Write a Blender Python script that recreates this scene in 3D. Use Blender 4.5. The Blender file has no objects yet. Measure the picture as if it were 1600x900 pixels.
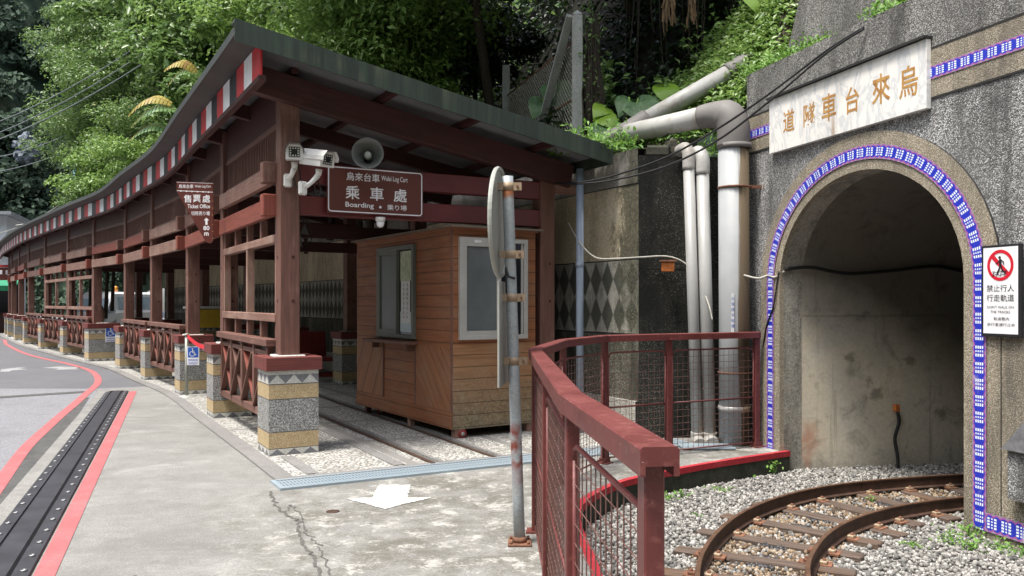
import bpy, bmesh, math, random
import numpy as np
from mathutils import Vector, Matrix
R = math.radians
random.seed(7)
rng = np.random.default_rng(11)
scene = bpy.context.scene
COL = scene.collection

# ------------------------------------------------------------------ camera, sky, sun, exposure
F, HZ, EYE = 1300.0, 472.0, 1.54          # focal length / horizon row of the photo, eye height in metres
cam_d = bpy.data.cameras.new('camera')
cam_d.sensor_width = 36.0
cam_d.lens = 36.0 * F / 1600.0
cam_d.shift_y = (HZ - 450.0) / 1600.0
cam_d.clip_start = 0.05
cam_d.clip_end = 2000.0
cam = bpy.data.objects.new('camera', cam_d)
cam.location = (0, 0, EYE)
cam.rotation_euler = (R(90), 0, 0)
COL.objects.link(cam)
scene.camera = cam

SUN_EL, SUN_AZ = 69.0, 230.0               # azimuth clockwise from +Y (view direction): behind the camera, to the left
world = bpy.data.worlds.new('World')
scene.world = world
world.use_nodes = True
wnt = world.node_tree
wnt.nodes.clear()
sky = wnt.nodes.new('ShaderNodeTexSky')
sky.sky_type = 'NISHITA'
sky.sun_disc = False
sky.sun_elevation = R(SUN_EL)
sky.sun_rotation = R(SUN_AZ)
sky.air_density = 1.0
sky.dust_density = 3.0
sky.ozone_density = 1.0
bg = wnt.nodes.new('ShaderNodeBackground')
bg.inputs['Strength'].default_value = 0.155
wo = wnt.nodes.new('ShaderNodeOutputWorld')
hs = wnt.nodes.new('ShaderNodeHueSaturation')              # thin high cloud: a paler sky
hs.inputs['Saturation'].default_value = 0.5
wnt.links.new(sky.outputs[0], hs.inputs['Color'])
wnt.links.new(hs.outputs[0], bg.inputs['Color'])
wnt.links.new(bg.outputs[0], wo.inputs['Surface'])
sl = bpy.data.lights.new('sun', 'SUN')
sl.energy = 2.05
sl.angle = R(12)
sl.color = (1.0, 0.95, 0.87)
sun = bpy.data.objects.new('sun', sl)
_a = R(SUN_AZ)
_d = Vector((math.sin(_a) * math.cos(R(SUN_EL)), math.cos(_a) * math.cos(R(SUN_EL)), math.sin(R(SUN_EL))))
sun.rotation_euler = _d.to_track_quat('Z', 'Y').to_euler()
sun.location = (-10, -12, 30)
COL.objects.link(sun)
scene.view_settings.view_transform = 'Standard'
scene.view_settings.look = 'None'
scene.view_settings.gamma = 1.0
scene.view_settings.exposure = 1.58
scene.view_settings.use_curve_mapping = False

# ------------------------------------------------------------------ node helpers
class S:
    """a node socket with arithmetic"""
    def __init__(s, T, o): s.T, s.o = T, o
    def __add__(s, b): return s.T.math('ADD', s, b)
    def __radd__(s, b): return s.T.math('ADD', s, b)
    def __sub__(s, b): return s.T.math('SUBTRACT', s, b)
    def __rsub__(s, b): return s.T.math('SUBTRACT', b, s)
    def __mul__(s, b): return s.T.math('MULTIPLY', s, b)
    def __rmul__(s, b): return s.T.math('MULTIPLY', s, b)
    def __truediv__(s, b): return s.T.math('DIVIDE', s, b)
    def lt(s, b): return s.T.math('LESS_THAN', s, b)
    def gt(s, b): return s.T.math('GREATER_THAN', s, b)
    def fr(s): return s.T.math('FRACT', s)
    def fl(s): return s.T.math('FLOOR', s)
    def ab(s): return s.T.math('ABSOLUTE', s)
    def mx(s, b): return s.T.math('MAXIMUM', s, b)
    def mn(s, b): return s.T.math('MINIMUM', s, b)

class T:
    def __init__(s, name):
        m = bpy.data.materials.new(name)
        m.use_nodes = True
        s.m, s.nt = m, m.node_tree
        s.b = s.nt.nodes['Principled BSDF']
        s.out = s.nt.nodes['Material Output']
    def n(s, t): return s.nt.nodes.new(t)
    def link(s, a, sock):
        if isinstance(a, S): s.nt.links.new(a.o, sock)
        elif isinstance(a, (tuple, list)):
            sock.default_value = tuple(a) + ((1.0,) if len(a) == 3 and len(sock.default_value) == 4 else ())
        else: sock.default_value = a
    def math(s, op, a, b=None):
        n = s.n('ShaderNodeMath'); n.operation = op
        s.link(a, n.inputs[0])
        if b is not None: s.link(b, n.inputs[1])
        return S(s, n.outputs[0])
    def coord(s, kind='Object'): return S(s, s.n('ShaderNodeTexCoord').outputs[kind])
    def wpos(s): return S(s, s.n('ShaderNodeNewGeometry').outputs['Position'])
    def island(s): return S(s, s.n('ShaderNodeNewGeometry').outputs['Random Per Island'])
    def objrand(s): return S(s, s.n('ShaderNodeObjectInfo').outputs['Random'])
    def xyz(s, v):
        n = s.n('ShaderNodeSeparateXYZ'); s.link(v, n.inputs[0])
        return [S(s, o) for o in n.outputs]
    def comb(s, x, y, z=0.0):
        n = s.n('ShaderNodeCombineXYZ')
        for a, i in zip((x, y, z), n.inputs): s.link(a, i)
        return S(s, n.outputs[0])
    def mapv(s, v, scale=(1, 1, 1), loc=(0, 0, 0), rot=(0, 0, 0)):
        n = s.n('ShaderNodeMapping'); s.link(v, n.inputs[0])
        n.inputs['Location'].default_value = loc; n.inputs['Rotation'].default_value = rot; n.inputs['Scale'].default_value = scale
        return S(s, n.outputs[0])
    def noise(s, v, scale=5.0, detail=4.0, rough=0.55, dist=0.0):
        n = s.n('ShaderNodeTexNoise'); s.link(v, n.inputs['Vector'])
        n.inputs['Scale'].default_value = scale; n.inputs['Detail'].default_value = detail
        n.inputs['Roughness'].default_value = rough; n.inputs['Distortion'].default_value = dist
        return S(s, n.outputs[0])
    def vor(s, v, scale=20.0, out='Distance', feature='F1', rand=1.0):
        n = s.n('ShaderNodeTexVoronoi'); n.feature = feature; s.link(v, n.inputs['Vector'])
        n.inputs['Scale'].default_value = scale; n.inputs['Randomness'].default_value = rand
        return S(s, n.outputs[out])
    def white(s, v):
        n = s.n('ShaderNodeTexWhiteNoise'); n.noise_dimensions = '3D'; s.link(v, n.inputs['Vector'])
        return S(s, n.outputs['Value'])
    def ramp(s, f, stops):
        n = s.n('ShaderNodeValToRGB'); s.link(f, n.inputs[0])
        cr = n.color_ramp
        while len(cr.elements) < len(stops): cr.elements.new(0.5)
        for e, (p, c) in zip(cr.elements, stops):
            e.position = p; e.color = (tuple(c) + (1,)) if not isinstance(c, (int, float)) else (c, c, c, 1)
        return S(s, n.outputs[0])
    def step(s, f, a, b):
        n = s.n('ShaderNodeMapRange'); s.link(f, n.inputs[0])
        n.inputs[1].default_value = a; n.inputs[2].default_value = b; n.clamp = True
        return S(s, n.outputs[0])
    def mix(s, f, a, b, mode='MIX'):
        n = s.n('ShaderNodeMix'); n.data_type = 'RGBA'; n.blend_type = mode
        s.link(f, n.inputs[0]); s.link(a, n.inputs[6]); s.link(b, n.inputs[7])
        return S(s, n.outputs[2])
    def base(s, c, rough=0.6, spec=0.4, metal=0.0):
        s.link(c, s.b.inputs['Base Color']); s.link(rough, s.b.inputs['Roughness'])
        s.b.inputs['Specular IOR Level'].default_value = spec; s.b.inputs['Metallic'].default_value = metal
        return s
    def bump(s, h, strength=0.4, dist=0.01):
        n = s.n('ShaderNodeBump'); s.link(h, n.inputs['Height'])
        n.inputs['Strength'].default_value = strength; n.inputs['Distance'].default_value = dist
        s.nt.links.new(n.outputs[0], s.b.inputs['Normal'])
        return s

def scale_c(c, k): return tuple(min(1.0, x * k) for x in c)

def m_plain(name, c, rough=0.5, spec=0.4, metal=0.0, var=0.15, nscale=6.0, bumpk=0.0):
    t = T(name); o = t.coord()
    f = t.noise(o, nscale, 5, 0.6)
    t.base(t.mix(t.step(f, 0.3, 0.7), scale_c(c, 1 - var), scale_c(c, 1 + var)), rough, spec, metal)
    if bumpk: t.bump(t.noise(o, nscale * 12, 4), bumpk, 0.004)
    return t.m

def m_wood(name, c, worn, wear=0.5, rough=0.6, gs=1.0):
    t = T(name); uv = t.coord('UV'); w = t.wpos()
    g = t.noise(t.mapv(uv, (2.5 * gs, 45 * gs, 1)), 1.0, 5, 0.65, 0.6)
    g2 = t.noise(t.mapv(uv, (0.9, 7, 1)), 1.0, 4, 0.6, 0.8)
    big = t.noise(w, 1.7, 5, 0.65)
    col = t.mix(t.step(g, 0.3, 0.72), scale_c(c, 0.62), scale_c(c, 1.3))
    col = t.mix(t.step(g2, 0.35, 0.75) * 0.5, col, scale_c(c, 0.55))
    col = t.mix(t.step(big + g * 0.35, 0.62 + 0.25 * (1 - wear), 0.95) * 0.75, col, worn)
    t.base(col, t.step(g, 0, 1) * 0.2 + rough - 0.1, 0.35)
    t.bump(g + g2 * 0.6, 0.35, 0.006)
    return t.m

def m_plank(name, c, pitch, angle=0.0, worn=(0.2, 0.15, 0.1), moss=0.0, off=0.0):
    """boards pitch metres wide drawn over the part's own surface (UV in metres)"""
    t = T(name); uv = t.coord('UV')
    p = t.mapv(uv, (1, 1, 1), (0, off, 0), (0, 0, angle))
    x, y, z = t.xyz(p)
    q = y / pitch; k = q.fl(); f = q.fr()
    edge = (f - 0.5).ab().gt(0.468)
    rnd = t.white(t.comb(k, 3.0, 1.0))
    g = t.noise(t.comb(x * 2.2, y * 38.0, k * 7.3), 1.0, 5, 0.65, 0.5)
    g2 = t.noise(t.comb(x * 1.1, y * 9.0, k * 3.1), 1.0, 4, 0.6, 1.0)
    col = t.mix(t.step(g, 0.28, 0.72), scale_c(c, 0.6), scale_c(c, 1.35))
    col = t.mix(rnd * 0.6, col, t.mix(t.step(g2, .3, .7), scale_c(c, 0.5), scale_c(c, 1.25)))
    big = t.noise(t.wpos(), 2.3, 5, 0.65)
    col = t.mix(t.step(big + g2 * 0.4, 0.66, 1.0) * 0.7, col, worn)
    if moss:
        zz = t.xyz(t.wpos())[2]
        mk = t.step(zz + t.noise(t.wpos(), 6, 5, .7) * 0.5, 1.15, 0.35)
        sp = t.step(t.noise(t.wpos(), 34, 4, .7), .42, .62)
        col = t.mix(mk * moss, col, t.mix(sp, (0.10, 0.085, 0.05), (0.23, 0.22, 0.15)))
    dots = t.vor(t.comb(x, y, 0.0), 5.0).lt(0.022)
    col = t.mix(dots * 0.55, col, (0.5, 0.42, 0.33))
    col = t.mix(edge * 0.75, col, scale_c(c, 0.07))
    t.base(col, 0.55, 0.35)
    t.bump(g * 0.35 + (edge * -2.0) + rnd * 0.5, 0.5, 0.006)
    return t.m

def m_pebble(name, ca, cb, cc, scale=55, dark=(0.05, 0.05, 0.05), wear=None, coord='Object', bumpd=0.012):
    t = T(name); o = t.coord(coord)
    v = t.n('ShaderNodeTexVoronoi'); t.link(o, v.inputs['Vector']); v.inputs['Scale'].default_value = scale
    dist = S(t, v.outputs['Distance']); cell = t.xyz(S(t, v.outputs['Color']))[0]
    col = t.ramp(cell, [(0.0, ca), (0.45, cb), (0.8, cc), (1.0, scale_c(cc, 1.25))])
    col = t.mix(t.step(dist, 0.45, 0.75), col, dark)
    col = t.mix(t.step(t.noise(o, 2.2, 5, .65), 0.4, 0.7) * 0.45, col, scale_c(cb, 0.55))
    if wear:
        w = t.wpos()
        s_ = t.noise(t.mapv(w, (2.2, 2.2, 0.45)), 1.0, 6, .7)
        col = t.mix(t.step(s_, wear[1], wear[2]) * wear[3], col, wear[0])
    t.base(col, 0.7, 0.3)
    t.bump(1.0 - dist, 0.6, bumpd)
    return t.m

def m_concrete(name, c, stain=(0.1, 0.1, 0.09), k=0.6, light=None, scale=1.0, bumpk=0.3, vertical=False, moss=None, dirty=False, edge=None):
    t = T(name); w = t.wpos()
    v = t.mapv(w, (1, 1, 0.3)) if vertical else w
    a = t.noise(v, 0.9 * scale, 8, 0.7, 0.15); b = t.noise(v, 3.3 * scale, 7, 0.74, 0.2); f = t.noise(w, 75, 3, 0.75); m = t.noise(w, 14, 5, .7)
    col = t.mix(t.step(f, 0.36, 0.64), scale_c(c, 0.68), scale_c(c, 1.28))
    m2 = t.noise(w, 28, 6, .8, .4)
    col = t.mix(t.step(b + (m2 - .5) * .5, 0.46, 0.66) * k * .75, col, stain)
    col = t.mix(t.step(a + (m2 - .5) * .3, 0.47, 0.62) * k * 0.75, col, stain)
    if light: col = t.mix(t.step(t.noise(w, 1.3 * scale, 8, .72, .8) + (m2 - .5) * .25, 0.54, 0.66) * 0.55, col, light)
    if moss: col = t.mix(t.step(t.noise(v, 2.1, 6, .7), moss[1], moss[1] + .14) * moss[2], col, moss[0])
    if edge:                                              # moss creeping in from the wet corner of the wall
        x_ = t.xyz(w)[0]; em = t.step(x_ + (b - .5) * 1.1 + (m2 - .5) * .5, edge - .12, edge + .06)
        col = t.mix(em * .9, col, t.mix(t.step(m2, .45, .6), (.016, .017, .012), (.08, .078, .05)))
    if dirty:                                             # the trodden corner in front of the platform is blotched and patched
        x_ = t.xyz(w)[0]; d1 = t.noise(w, 1.9, 8, .74, .4); d2 = t.noise(w, 5.0, 7, .75, .2)
        dm = t.step(x_ + d1 * 1.6, -1.6, -.4)
        col = t.mix(dm * t.step(d1 + (m2 - .5) * .5, .44, .58) * .8, col, (.095, .088, .07))
        col = t.mix(dm * t.step(d2 + (m2 - .5) * .6, .53, .63) * .8, col, (.40, .39, .36))
        col = t.mix(t.step(t.noise(w, .7, 5, .6), .5, .62) * .3, col, (.12, .118, .112))
        col = t.mix(t.vor(w, 1.6).lt(.018), col, (.05, .045, .04))
    if dirty:
        ag = t.vor(w, 55); col = t.mix(ag.lt(.16) * .5, col, scale_c(c, .55)); col = t.mix(t.vor(w, 42).lt(.13) * .5, col, scale_c(c, 1.7)); col = t.mix(t.step(t.noise(t.mapv(w, (.5, 2.6, 1)), 1, 6, .75, .3), .52, .64) * .35, col, scale_c(c, .7)); col = t.mix(t.step(t.noise(t.mapv(w, (.4, 1.9, 1), (3, 5, 0)), 1, 6, .75, .3), .55, .66) * .35, col, scale_c(c, 1.3))
    sp = t.vor(w, 130).lt(0.18)
    col = t.mix(sp * t.step(m, .5, .6) * 0.55, col, scale_c(c, 0.35))
    t.base(col, 0.85, 0.25)
    t.bump(f * 0.6 + m + b * 0.8 + m2, bumpk, 0.008)
    return t.m

def m_leaf(name, dark, mid, light, rough=0.42, trans=0.3, yellow=None):
    t = T(name); r = t.island()
    w = t.noise(t.wpos(), 0.55, 3, .6)
    stops = [(0.0, dark), (0.5, mid), (0.9, light)] + ([(0.985, yellow)] if yellow else [])
    col = t.ramp(r * 0.75 + t.step(w, .3, .7) * 0.25, stops)
    t.base(col, rough, 0.45)
    tr = t.n('ShaderNodeBsdfTranslucent'); t.link(t.mix(0.5, col, scale_c(light, 1.4)), tr.inputs[0])
    mx = t.n('ShaderNodeMixShader'); mx.inputs[0].default_value = trans
    t.nt.links.new(t.b.outputs[0], mx.inputs[1]); t.nt.links.new(tr.outputs[0], mx.inputs[2])
    t.nt.links.new(mx.outputs[0], t.out.inputs[0])
    return t.m

M = {}
def setup_materials():
    M['timber'] = m_wood('stained timber', (0.15, 0.072, 0.055), (0.27, 0.165, 0.13), 0.6)
    M['timber_pale'] = m_wood('weathered timber', (0.235, 0.128, 0.098), (0.36, 0.27, 0.215), 0.9)
    M['timber_red'] = m_wood('fresh red timber', (0.225, 0.062, 0.042), (0.29, 0.14, 0.105), 0.35)
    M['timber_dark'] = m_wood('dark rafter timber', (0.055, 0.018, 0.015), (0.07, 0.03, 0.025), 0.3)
    M['cap'] = m_wood('maroon cap boards', (0.15, 0.038, 0.032), (0.2, 0.07, 0.06), 0.4)
    M['beam_red'] = m_plain('maroon painted beam', (0.11, 0.018, 0.02), 0.35, 0.5, 0, .2, 4)
    M['booth_h'] = m_plank('booth boards', (0.225, 0.08, 0.032), 0.135, 0, (0.22, 0.13, 0.075))
    M['booth_r'] = m_plank('weathered booth boards', (0.27, 0.13, 0.06), 0.135, 0, (0.26, 0.17, 0.1), 0.85)
    M['booth_d1'] = m_plank('diagonal boards rising', (0.25, 0.098, 0.043), 0.12, R(48), (0.24, 0.15, 0.09))
    M['booth_d2'] = m_plank('diagonal boards falling', (0.25, 0.098, 0.043), 0.3, R(-58), (0.24, 0.15, 0.09))
    M['booth_roof'] = m_plain('booth roof board', (0.14, 0.11, 0.085), .7, .3, 0, .2)
    M['peb_y'] = m_pebble('yellow washed pebble', (0.34, 0.24, 0.12), (0.5, 0.39, 0.22), (0.56, 0.46, 0.3), 150, (0.26, 0.17, 0.08), None, 'Object', .006)
    M['peb_g'] = m_pebble('grey washed pebble', (0.13, 0.13, 0.13), (0.29, 0.29, 0.285), (0.46, 0.46, 0.445), 120, (0.1, 0.1, 0.1), None, 'Object', .006)
    M['peb_w'] = m_pebble('white washed pebble', (0.42, 0.41, 0.38), (0.58, 0.57, 0.53), (0.66, 0.65, 0.6), 160, (0.4, 0.4, 0.37), None, 'Object', .005)
    M['peb_d'] = m_plain('grey slate triangle', (0.16, 0.16, 0.17), .7, .3, 0, .3, 20)
    M['grout'] = m_plain('dark grout', (0.1, 0.095, 0.09), .85, .2)
    M['concrete'] = m_concrete('worn pavement concrete', (0.205, 0.202, 0.19), (0.125, 0.122, 0.11), 0.65, (0.275, 0.272, 0.26), 1.3, .35, dirty=True)
    M['concrete_trim'] = m_concrete('grey border concrete', (0.19, 0.183, 0.178), (0.11, .107, .1), .5)
    M['kerb'] = m_concrete('mossy kerb', (.045, .045, .035), (.012, .016, .008), .9, None, 2.0)
    M['soil'] = m_concrete('soil', (0.06, 0.05, 0.035), (.02, .02, .012), .8)
    def m_paint(name, c, under, wear):
        t = T(name); w = t.wpos(); a = t.noise(w, 3.2, 6, .7); f = t.noise(w, 38, 5, .8); g = t.noise(w, 110, 3, .8)
        col = t.mix(t.step(a, .35, .7), scale_c(c, .86), scale_c(c, 1.1)); col = t.mix(t.step(g, .4, .65) * .35, col, scale_c(c, .75))
        col = t.mix(t.step(f + (a - .5) * .9, .60 - wear, .72 - wear) * .85, col, under)
        t.base(col, .75, .3); t.bump(g, .3, .004); return t.m
    M['paint_w'] = m_paint('white road paint', (0.56, 0.56, 0.54), (.21, .205, .19), .11)
    M['paint_f'] = m_paint('faded white road paint', (0.3, 0.3, 0.3), (.13, .13, .135), .12)
    M['paint_r'] = m_paint('faded red road paint', (0.36, 0.1, 0.105), (.2, .13, .13), .04)
    M['paint_kerb'] = m_concrete('red kerb paint', (0.36, 0.025, 0.035), (.2, .03, .03), .5, (.42, .08, .085), 3)
    M['rubber'] = m_plain('black rubber ramp', (0.028, 0.028, 0.033), .55, .4, 0, .35, 5, .3)
    M['stud'] = m_plain('steel bolt', (0.22, .22, .225), .4, .5, .6)
    M['rail_paint'] = None
    t = T('red oxide railing paint'); w = t.wpos()
    f = t.noise(w, 5, 5, .65); ch = t.vor(w, 60).lt(.10)
    col = t.mix(t.step(f, .35, .7), (0.1, 0.024, 0.022), (0.14, 0.036, 0.033))
    col = t.mix(ch * t.step(t.noise(w, 9, 3), .55, .62), col, (0.5, .4, .37))
    ru = t.noise(w, 11, 6, .72); zz_ = t.xyz(w)[2]
    col = t.mix(t.step(ru, .60, .70) * .7, col, (.13, .05, .028)); col = t.mix(t.step(zz_ + ru * .3, .32, .12) * .6, col, (.11, .04, .028)); col = t.mix(t.step(t.noise(w, 26, 5, .75), .52, .68) * .5, col, (.24, .085, .075))
    t.base(col, t.step(f, .2, .8) * .25 + .36, .42); t.bump(t.noise(w, 120, 4, .6) + t.noise(w, 24, 4) * .5, .18, .003); M['rail_paint'] = t.m
    M['wire'] = m_plain('painted wire mesh', (.11, .055, .046), .5, .4, 0, .4, 30)
    M['wire_grey'] = m_plain('galvanised chain link', (.3, .29, .25), .5, .4, .4, .3, 20)
    t = T('galvanised steel'); w = t.wpos(); zz = t.xyz(w)[2]
    v = t.xyz(t.vor(w, 70, 'Color'))[0]
    col = t.mix(v, (0.29, .32, .34), (0.37, .4, .42))
    col = t.mix(t.step(t.noise(w, 7, 5, .7), .5, .72) * .6, col, (0.3, .29, .25))
    rz = t.step((zz - .62).ab() + t.noise(w, 8, 3) * .35, .42, .24)
    col = t.mix(rz * t.step(t.noise(w, 5, 4), .4, .5), col, (0.22, .055, .04))
    col = t.mix(t.step((zz - 2.24).ab() + t.noise(w, 20, 3) * .08, .09, .05), col, (0.26, .1, .04))
    t.base(col, .5, .5, .35); t.bump(v, .05, .002); M['galv'] = t.m
    M['sign_back'] = m_plain('grey sign back', (0.3, .31, .28), .5, .4, .2, .15, 4)
    M['rust'] = m_plain('rusty steel', (0.15, .07, .042), .75, .3, 0, .4, 14, .5)
    M['rust_clamp'] = m_plain('rusty clamp band', (.29, .215, .145), .6, .4, .2, .3, 12)
    M['rail'] = m_plain('rusty rail web', (.06, .034, .024), .65, .35, .2, .4, 12, .4)
    M['rail_top'] = m_plain('worn rail head', (.13, .072, .045), .45, .5, .4, .3, 10)
    t = T('old sleeper wood'); uv = t.coord('UV'); g = t.noise(t.mapv(uv, (2, 40, 1)), 1, 5, .65, .4); b = t.noise(t.wpos(), 3, 4)
    col = t.mix(t.step(g, .3, .7), (0.045, .034, .028), (0.135, .1, .08)); col = t.mix(t.step(b, .5, .65) * .6, col, (0.12, .065, .035))
    t.base(col, .85, .2); t.bump(g, .4, .006); M['sleeper'] = t.m
    M['gravel'] = m_pebble('gravel bed', (0.13, .12, .11), (0.3, .28, .26), (.5, .48, .45), 32, (0.035, .03, .028), None, 'Object', .03)
    t = T('gravel stone'); r = t.island(); w = t.wpos()
    col = t.ramp(r, [(0, (.045, .045, .045)), (.2, (.11, .108, .1)), (.55, (.21, .203, .188)), (.85, (.31, .3, .28)), (1, (.46, .445, .42))])
    M_r = t.step(t.noise(w, 1.6, 3), .5, .62)
    col = t.mix(t.noise(w, 90, 3) * .4, col, (.2, .19, .18))
    t.base(col, .8, .3); M['stone'] = t.m
    t = T('rust stained gravel stone'); r = t.island(); w = t.wpos()
    col = t.ramp(r, [(0, (.05, .038, .028)), (.3, (.12, .08, .05)), (.65, (.21, .15, .095)), (1, (.32, .265, .2))])
    t.base(col, .8, .3); M['stone_rust'] = t.m
    M['stone_oil'] = m_plain('oily black gravel stone', (.035, .033, .034), .5, .4, 0, .5, 30)
    M['asphalt'] = None
    t = T('road asphalt'); w = t.wpos()
    f = t.noise(w, 220, 3, .7); a = t.noise(w, .5, 6, .65, .5); b = t.noise(t.mapv(w, (.4, 2.5, 1)), 1.0, 5, .65)
    col = t.mix(t.step(f, .3, .7), (0.145, .145, .157), (.205, .205, .22))
    col = t.mix(t.step(a, .52, .7) * .6, col, (0.09, .09, .098)); col = t.mix(t.step(b, .6, .75) * .55, col, (.11, .11, .115))
    ag = t.xyz(t.vor(w, 70, 'Color'))[0]; col = t.mix(ag.lt(.2) * .45, col, (.08, .08, .085)); col = t.mix(ag.gt(.86) * .4, col, (.3, .3, .31)); col = t.mix(t.step(t.noise(w, 7, 6, .75), .5, .66) * .35, col, (.11, .11, .118))
    t.base(col, .8, .3); t.bump(f + ag, .3, .004); M['asphalt'] = t.m
    M['asphalt_far'] = m_concrete('older darker asphalt', (.115, .115, .124), (.085, .085, .092), .6, None, .6, .2)
    M['asphalt_dark'] = m_concrete('dark asphalt joint', (.085, .084, .082), (.045, .045, .044), .8, None, 3, .7)
    M['crack'] = m_plain('dark crack', (.1, .097, .09), .9, .1, 0, .4, 30)
    M['roof_green'] = None
    t = T('mossy green roof flashing'); w = t.wpos(); st = t.noise(t.mapv(w, (14, 14, .8)), 1, 4, .6)
    col = t.mix(t.step(st, .4, .7), (.02, .029, .023), (.04, .058, .043)); col = t.mix(t.step(t.noise(w, 2.4, 4), .55, .72) * t.step(st, .45, .6) * .6, col, (.11, .115, .06))
    t.base(col, .5, .4); M['roof_green'] = t.m
    M['roof_dark'] = m_plain('dark roof sheet', (.045, .05, .048), .5, .4, 0, .2, 3)
    t = T('grey ribbed soffit'); uv = t.coord('UV'); x, y, _ = t.xyz(uv); rib = (x / .1).fr()
    col = t.mix(t.step(t.noise(t.wpos(), 2, 4), .35, .7), (.12, .12, .125), (.2, .2, .205)); col = t.mix(rib.lt(.12) * .5, col, (.1, .1, .1))
    t.base(col, .5, .4); t.bump(rib, .25, .006); M['soffit'] = t.m
    M['soffit_dark'] = m_plain('dark eave board', (.05, .044, .042), .6, .3, 0, .2, 2)
    M['red'] = m_plain('red fascia stripe', (.5, .03, .035), .45, .4, 0, .12)
    M['white'] = m_plain('white fascia stripe', (.74, .75, .77), .45, .4, 0, .1)
    M['black'] = m_plain('black fascia stripe', (.018, .018, .022), .45, .4, 0, .2)
    M['tan_wall'] = m_concrete('tan retaining wall', (.56, .48, .34), (.07, .062, .045), .55, (.42, .38, .3), 1.2, .5, True, edge=1.24)
    M['grey_wall'] = m_concrete('grey concrete beam', (.27, .255, .23), (.1, .095, .085), .7, None, 1.2, .5, True, edge=1.33)
    M['dark_wall'] = None
    t = T('black mossy wet wall'); w = t.wpos(); a = t.noise(t.mapv(w, (1, 1, .45)), 1.6, 7, .7, .5); sp = t.vor(w, 60).lt(.27); f = t.noise(w, 40, 4)
    col = t.mix(t.step(a, .38, .72), (.009, .0095, .0085), (.032, .032, .027)); col = t.mix(sp * t.step(a + (f - .5) * .6, .44, .6) * .9, col, (.2, .19, .165)); col = t.mix(t.step(t.noise(w, 2.2, 6, .7), .55, .72) * .5, col, (.05, .052, .036))
    t.base(col, .8, .15); t.bump(f + sp * .6, .6, .01); M['dark_wall'] = t.m
    t = T('diamond tiled wall'); uv = t.coord('UV'); x, y, _ = t.xyz(uv); w = t.wpos()
    dx = ((x / .236).fr() - .5).ab() * 2.0; dy = (((y - 1.18) / .42).fr() - .5).ab() * 2.0; s_ = dx + dy
    dk = s_.lt(.94); ln = (s_ - 1.0).ab().lt(.06)
    pv = t.vor(w, 90); fn = t.noise(w, 45, 4)
    lite = t.mix(t.step(pv, .2, .6), (.5, .485, .43), (.3, .29, .25)); drk = t.mix(fn, (.04, .042, .035), (.09, .093, .078))
    col = t.mix(dk, lite, drk); col = t.mix(ln, col, (.2, .195, .17))
    st = t.noise(t.mapv(w, (1.6, 1.6, .35)), 1.2, 6, .7, .3)
    col = t.mix(t.step(st, .44, .66) * .85, col, (.06, .056, .044)); col = t.mix(t.step(t.noise(w, 5, 6, .75), .5, .68) * .6, col, (.1, .1, .075))
    em = t.step(t.xyz(w)[0] + (t.noise(w, 3.3, 6, .72) - .5) * 1.2 + (fn - .5) * .5, 1.14, 1.36); col = t.mix(em * .85, col, t.mix(t.step(fn, .45, .6), (.02, .021, .014), (.1, .098, .065)))
    t.base(col, .75, .3); t.bump(pv * .6 - ln, .4, .008); M['diamond'] = t.m
    M['plinth'] = m_pebble('pale plinth pebble', (.26, .25, .22), (.36, .34, .3), (.45, .43, .39), 80, (.2, .19, .17))
    M['wains'] = m_pebble('stained grey pebble wall', (.05, .047, .035), (.12, .113, .088), (.26, .245, .2), 95, (.04, .04, .03), ((.02, .02, .014), .4, .58, .92))
    M['portal'] = m_pebble('grey portal aggregate', (.10, .10, .10), (.27, .27, .268), (.58, .58, .575), 105, (.09, .09, .09), ((.06, .06, .058), .45, .64, .85), 'Object', .008)
    M['portal_up'] = m_pebble('dark weathered aggregate', (.10, .098, .092), (.2, .196, .186), (.4, .39, .375), 105, (.08, .078, .074), ((.05, .048, .044), .45, .66, .7), 'Object', .006)
    M['beige'] = m_pebble('beige surround aggregate', (.22, .185, .13), (.31, .27, .2), (.44, .4, .325), 125, (.16, .135, .1), ((.085, .078, .066), .46, .66, .75), 'Object', .006)
    M['joint'] = m_plain('dark joint', (.03, .03, .03), .8, .2)
    M['tunnel_in'] = None
    t = T('damp plastered tunnel lining'); w = t.wpos(); a = t.noise(t.mapv(w, (1, 1, .6)), 1.1, 7, .68, .6); b = t.noise(w, 3.5, 6, .7, .8); f = t.noise(w, 30, 4)
    x, y, z = t.xyz(w)
    col = t.mix(t.step(a, .35, .68), (.6, .525, .39), (.5, .475, .415)); fg = t.noise(w, 22, 6, .8); col = t.mix(t.step(fg, .4, .62) * .35, col, (.3, .275, .22)); col = t.mix(t.step(b, .52, .68) * .6, col, (.17, .155, .125))
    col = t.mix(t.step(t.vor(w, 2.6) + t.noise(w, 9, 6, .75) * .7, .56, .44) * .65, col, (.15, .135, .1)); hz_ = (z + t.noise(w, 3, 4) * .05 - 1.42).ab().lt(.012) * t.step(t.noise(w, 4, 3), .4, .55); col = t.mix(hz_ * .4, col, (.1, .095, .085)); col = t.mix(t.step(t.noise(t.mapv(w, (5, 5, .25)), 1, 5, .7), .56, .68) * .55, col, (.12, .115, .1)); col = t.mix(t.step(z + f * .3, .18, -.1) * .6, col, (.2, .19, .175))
    bore_shade = t.step(z + (x - 3.0) * .45 + t.noise(w, 1.4, 5, .6) * .8, 1.5, 2.5)  # light fading up and into the bore, put into the lining colour
    col = t.mix(bore_shade * .85, col, (.06, .055, .05))
    brick = t.step((x - 3.1).ab() + t.noise(w, 7, 4) * .35 + (z - .1).ab() * .55, .36, .2)
    col = t.mix(brick * .8, col, (.4, .2, .13))
    t.base(col, .8, .3); t.bump(b + f * .4, .3, .012); M['tunnel_in'] = t.m
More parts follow.
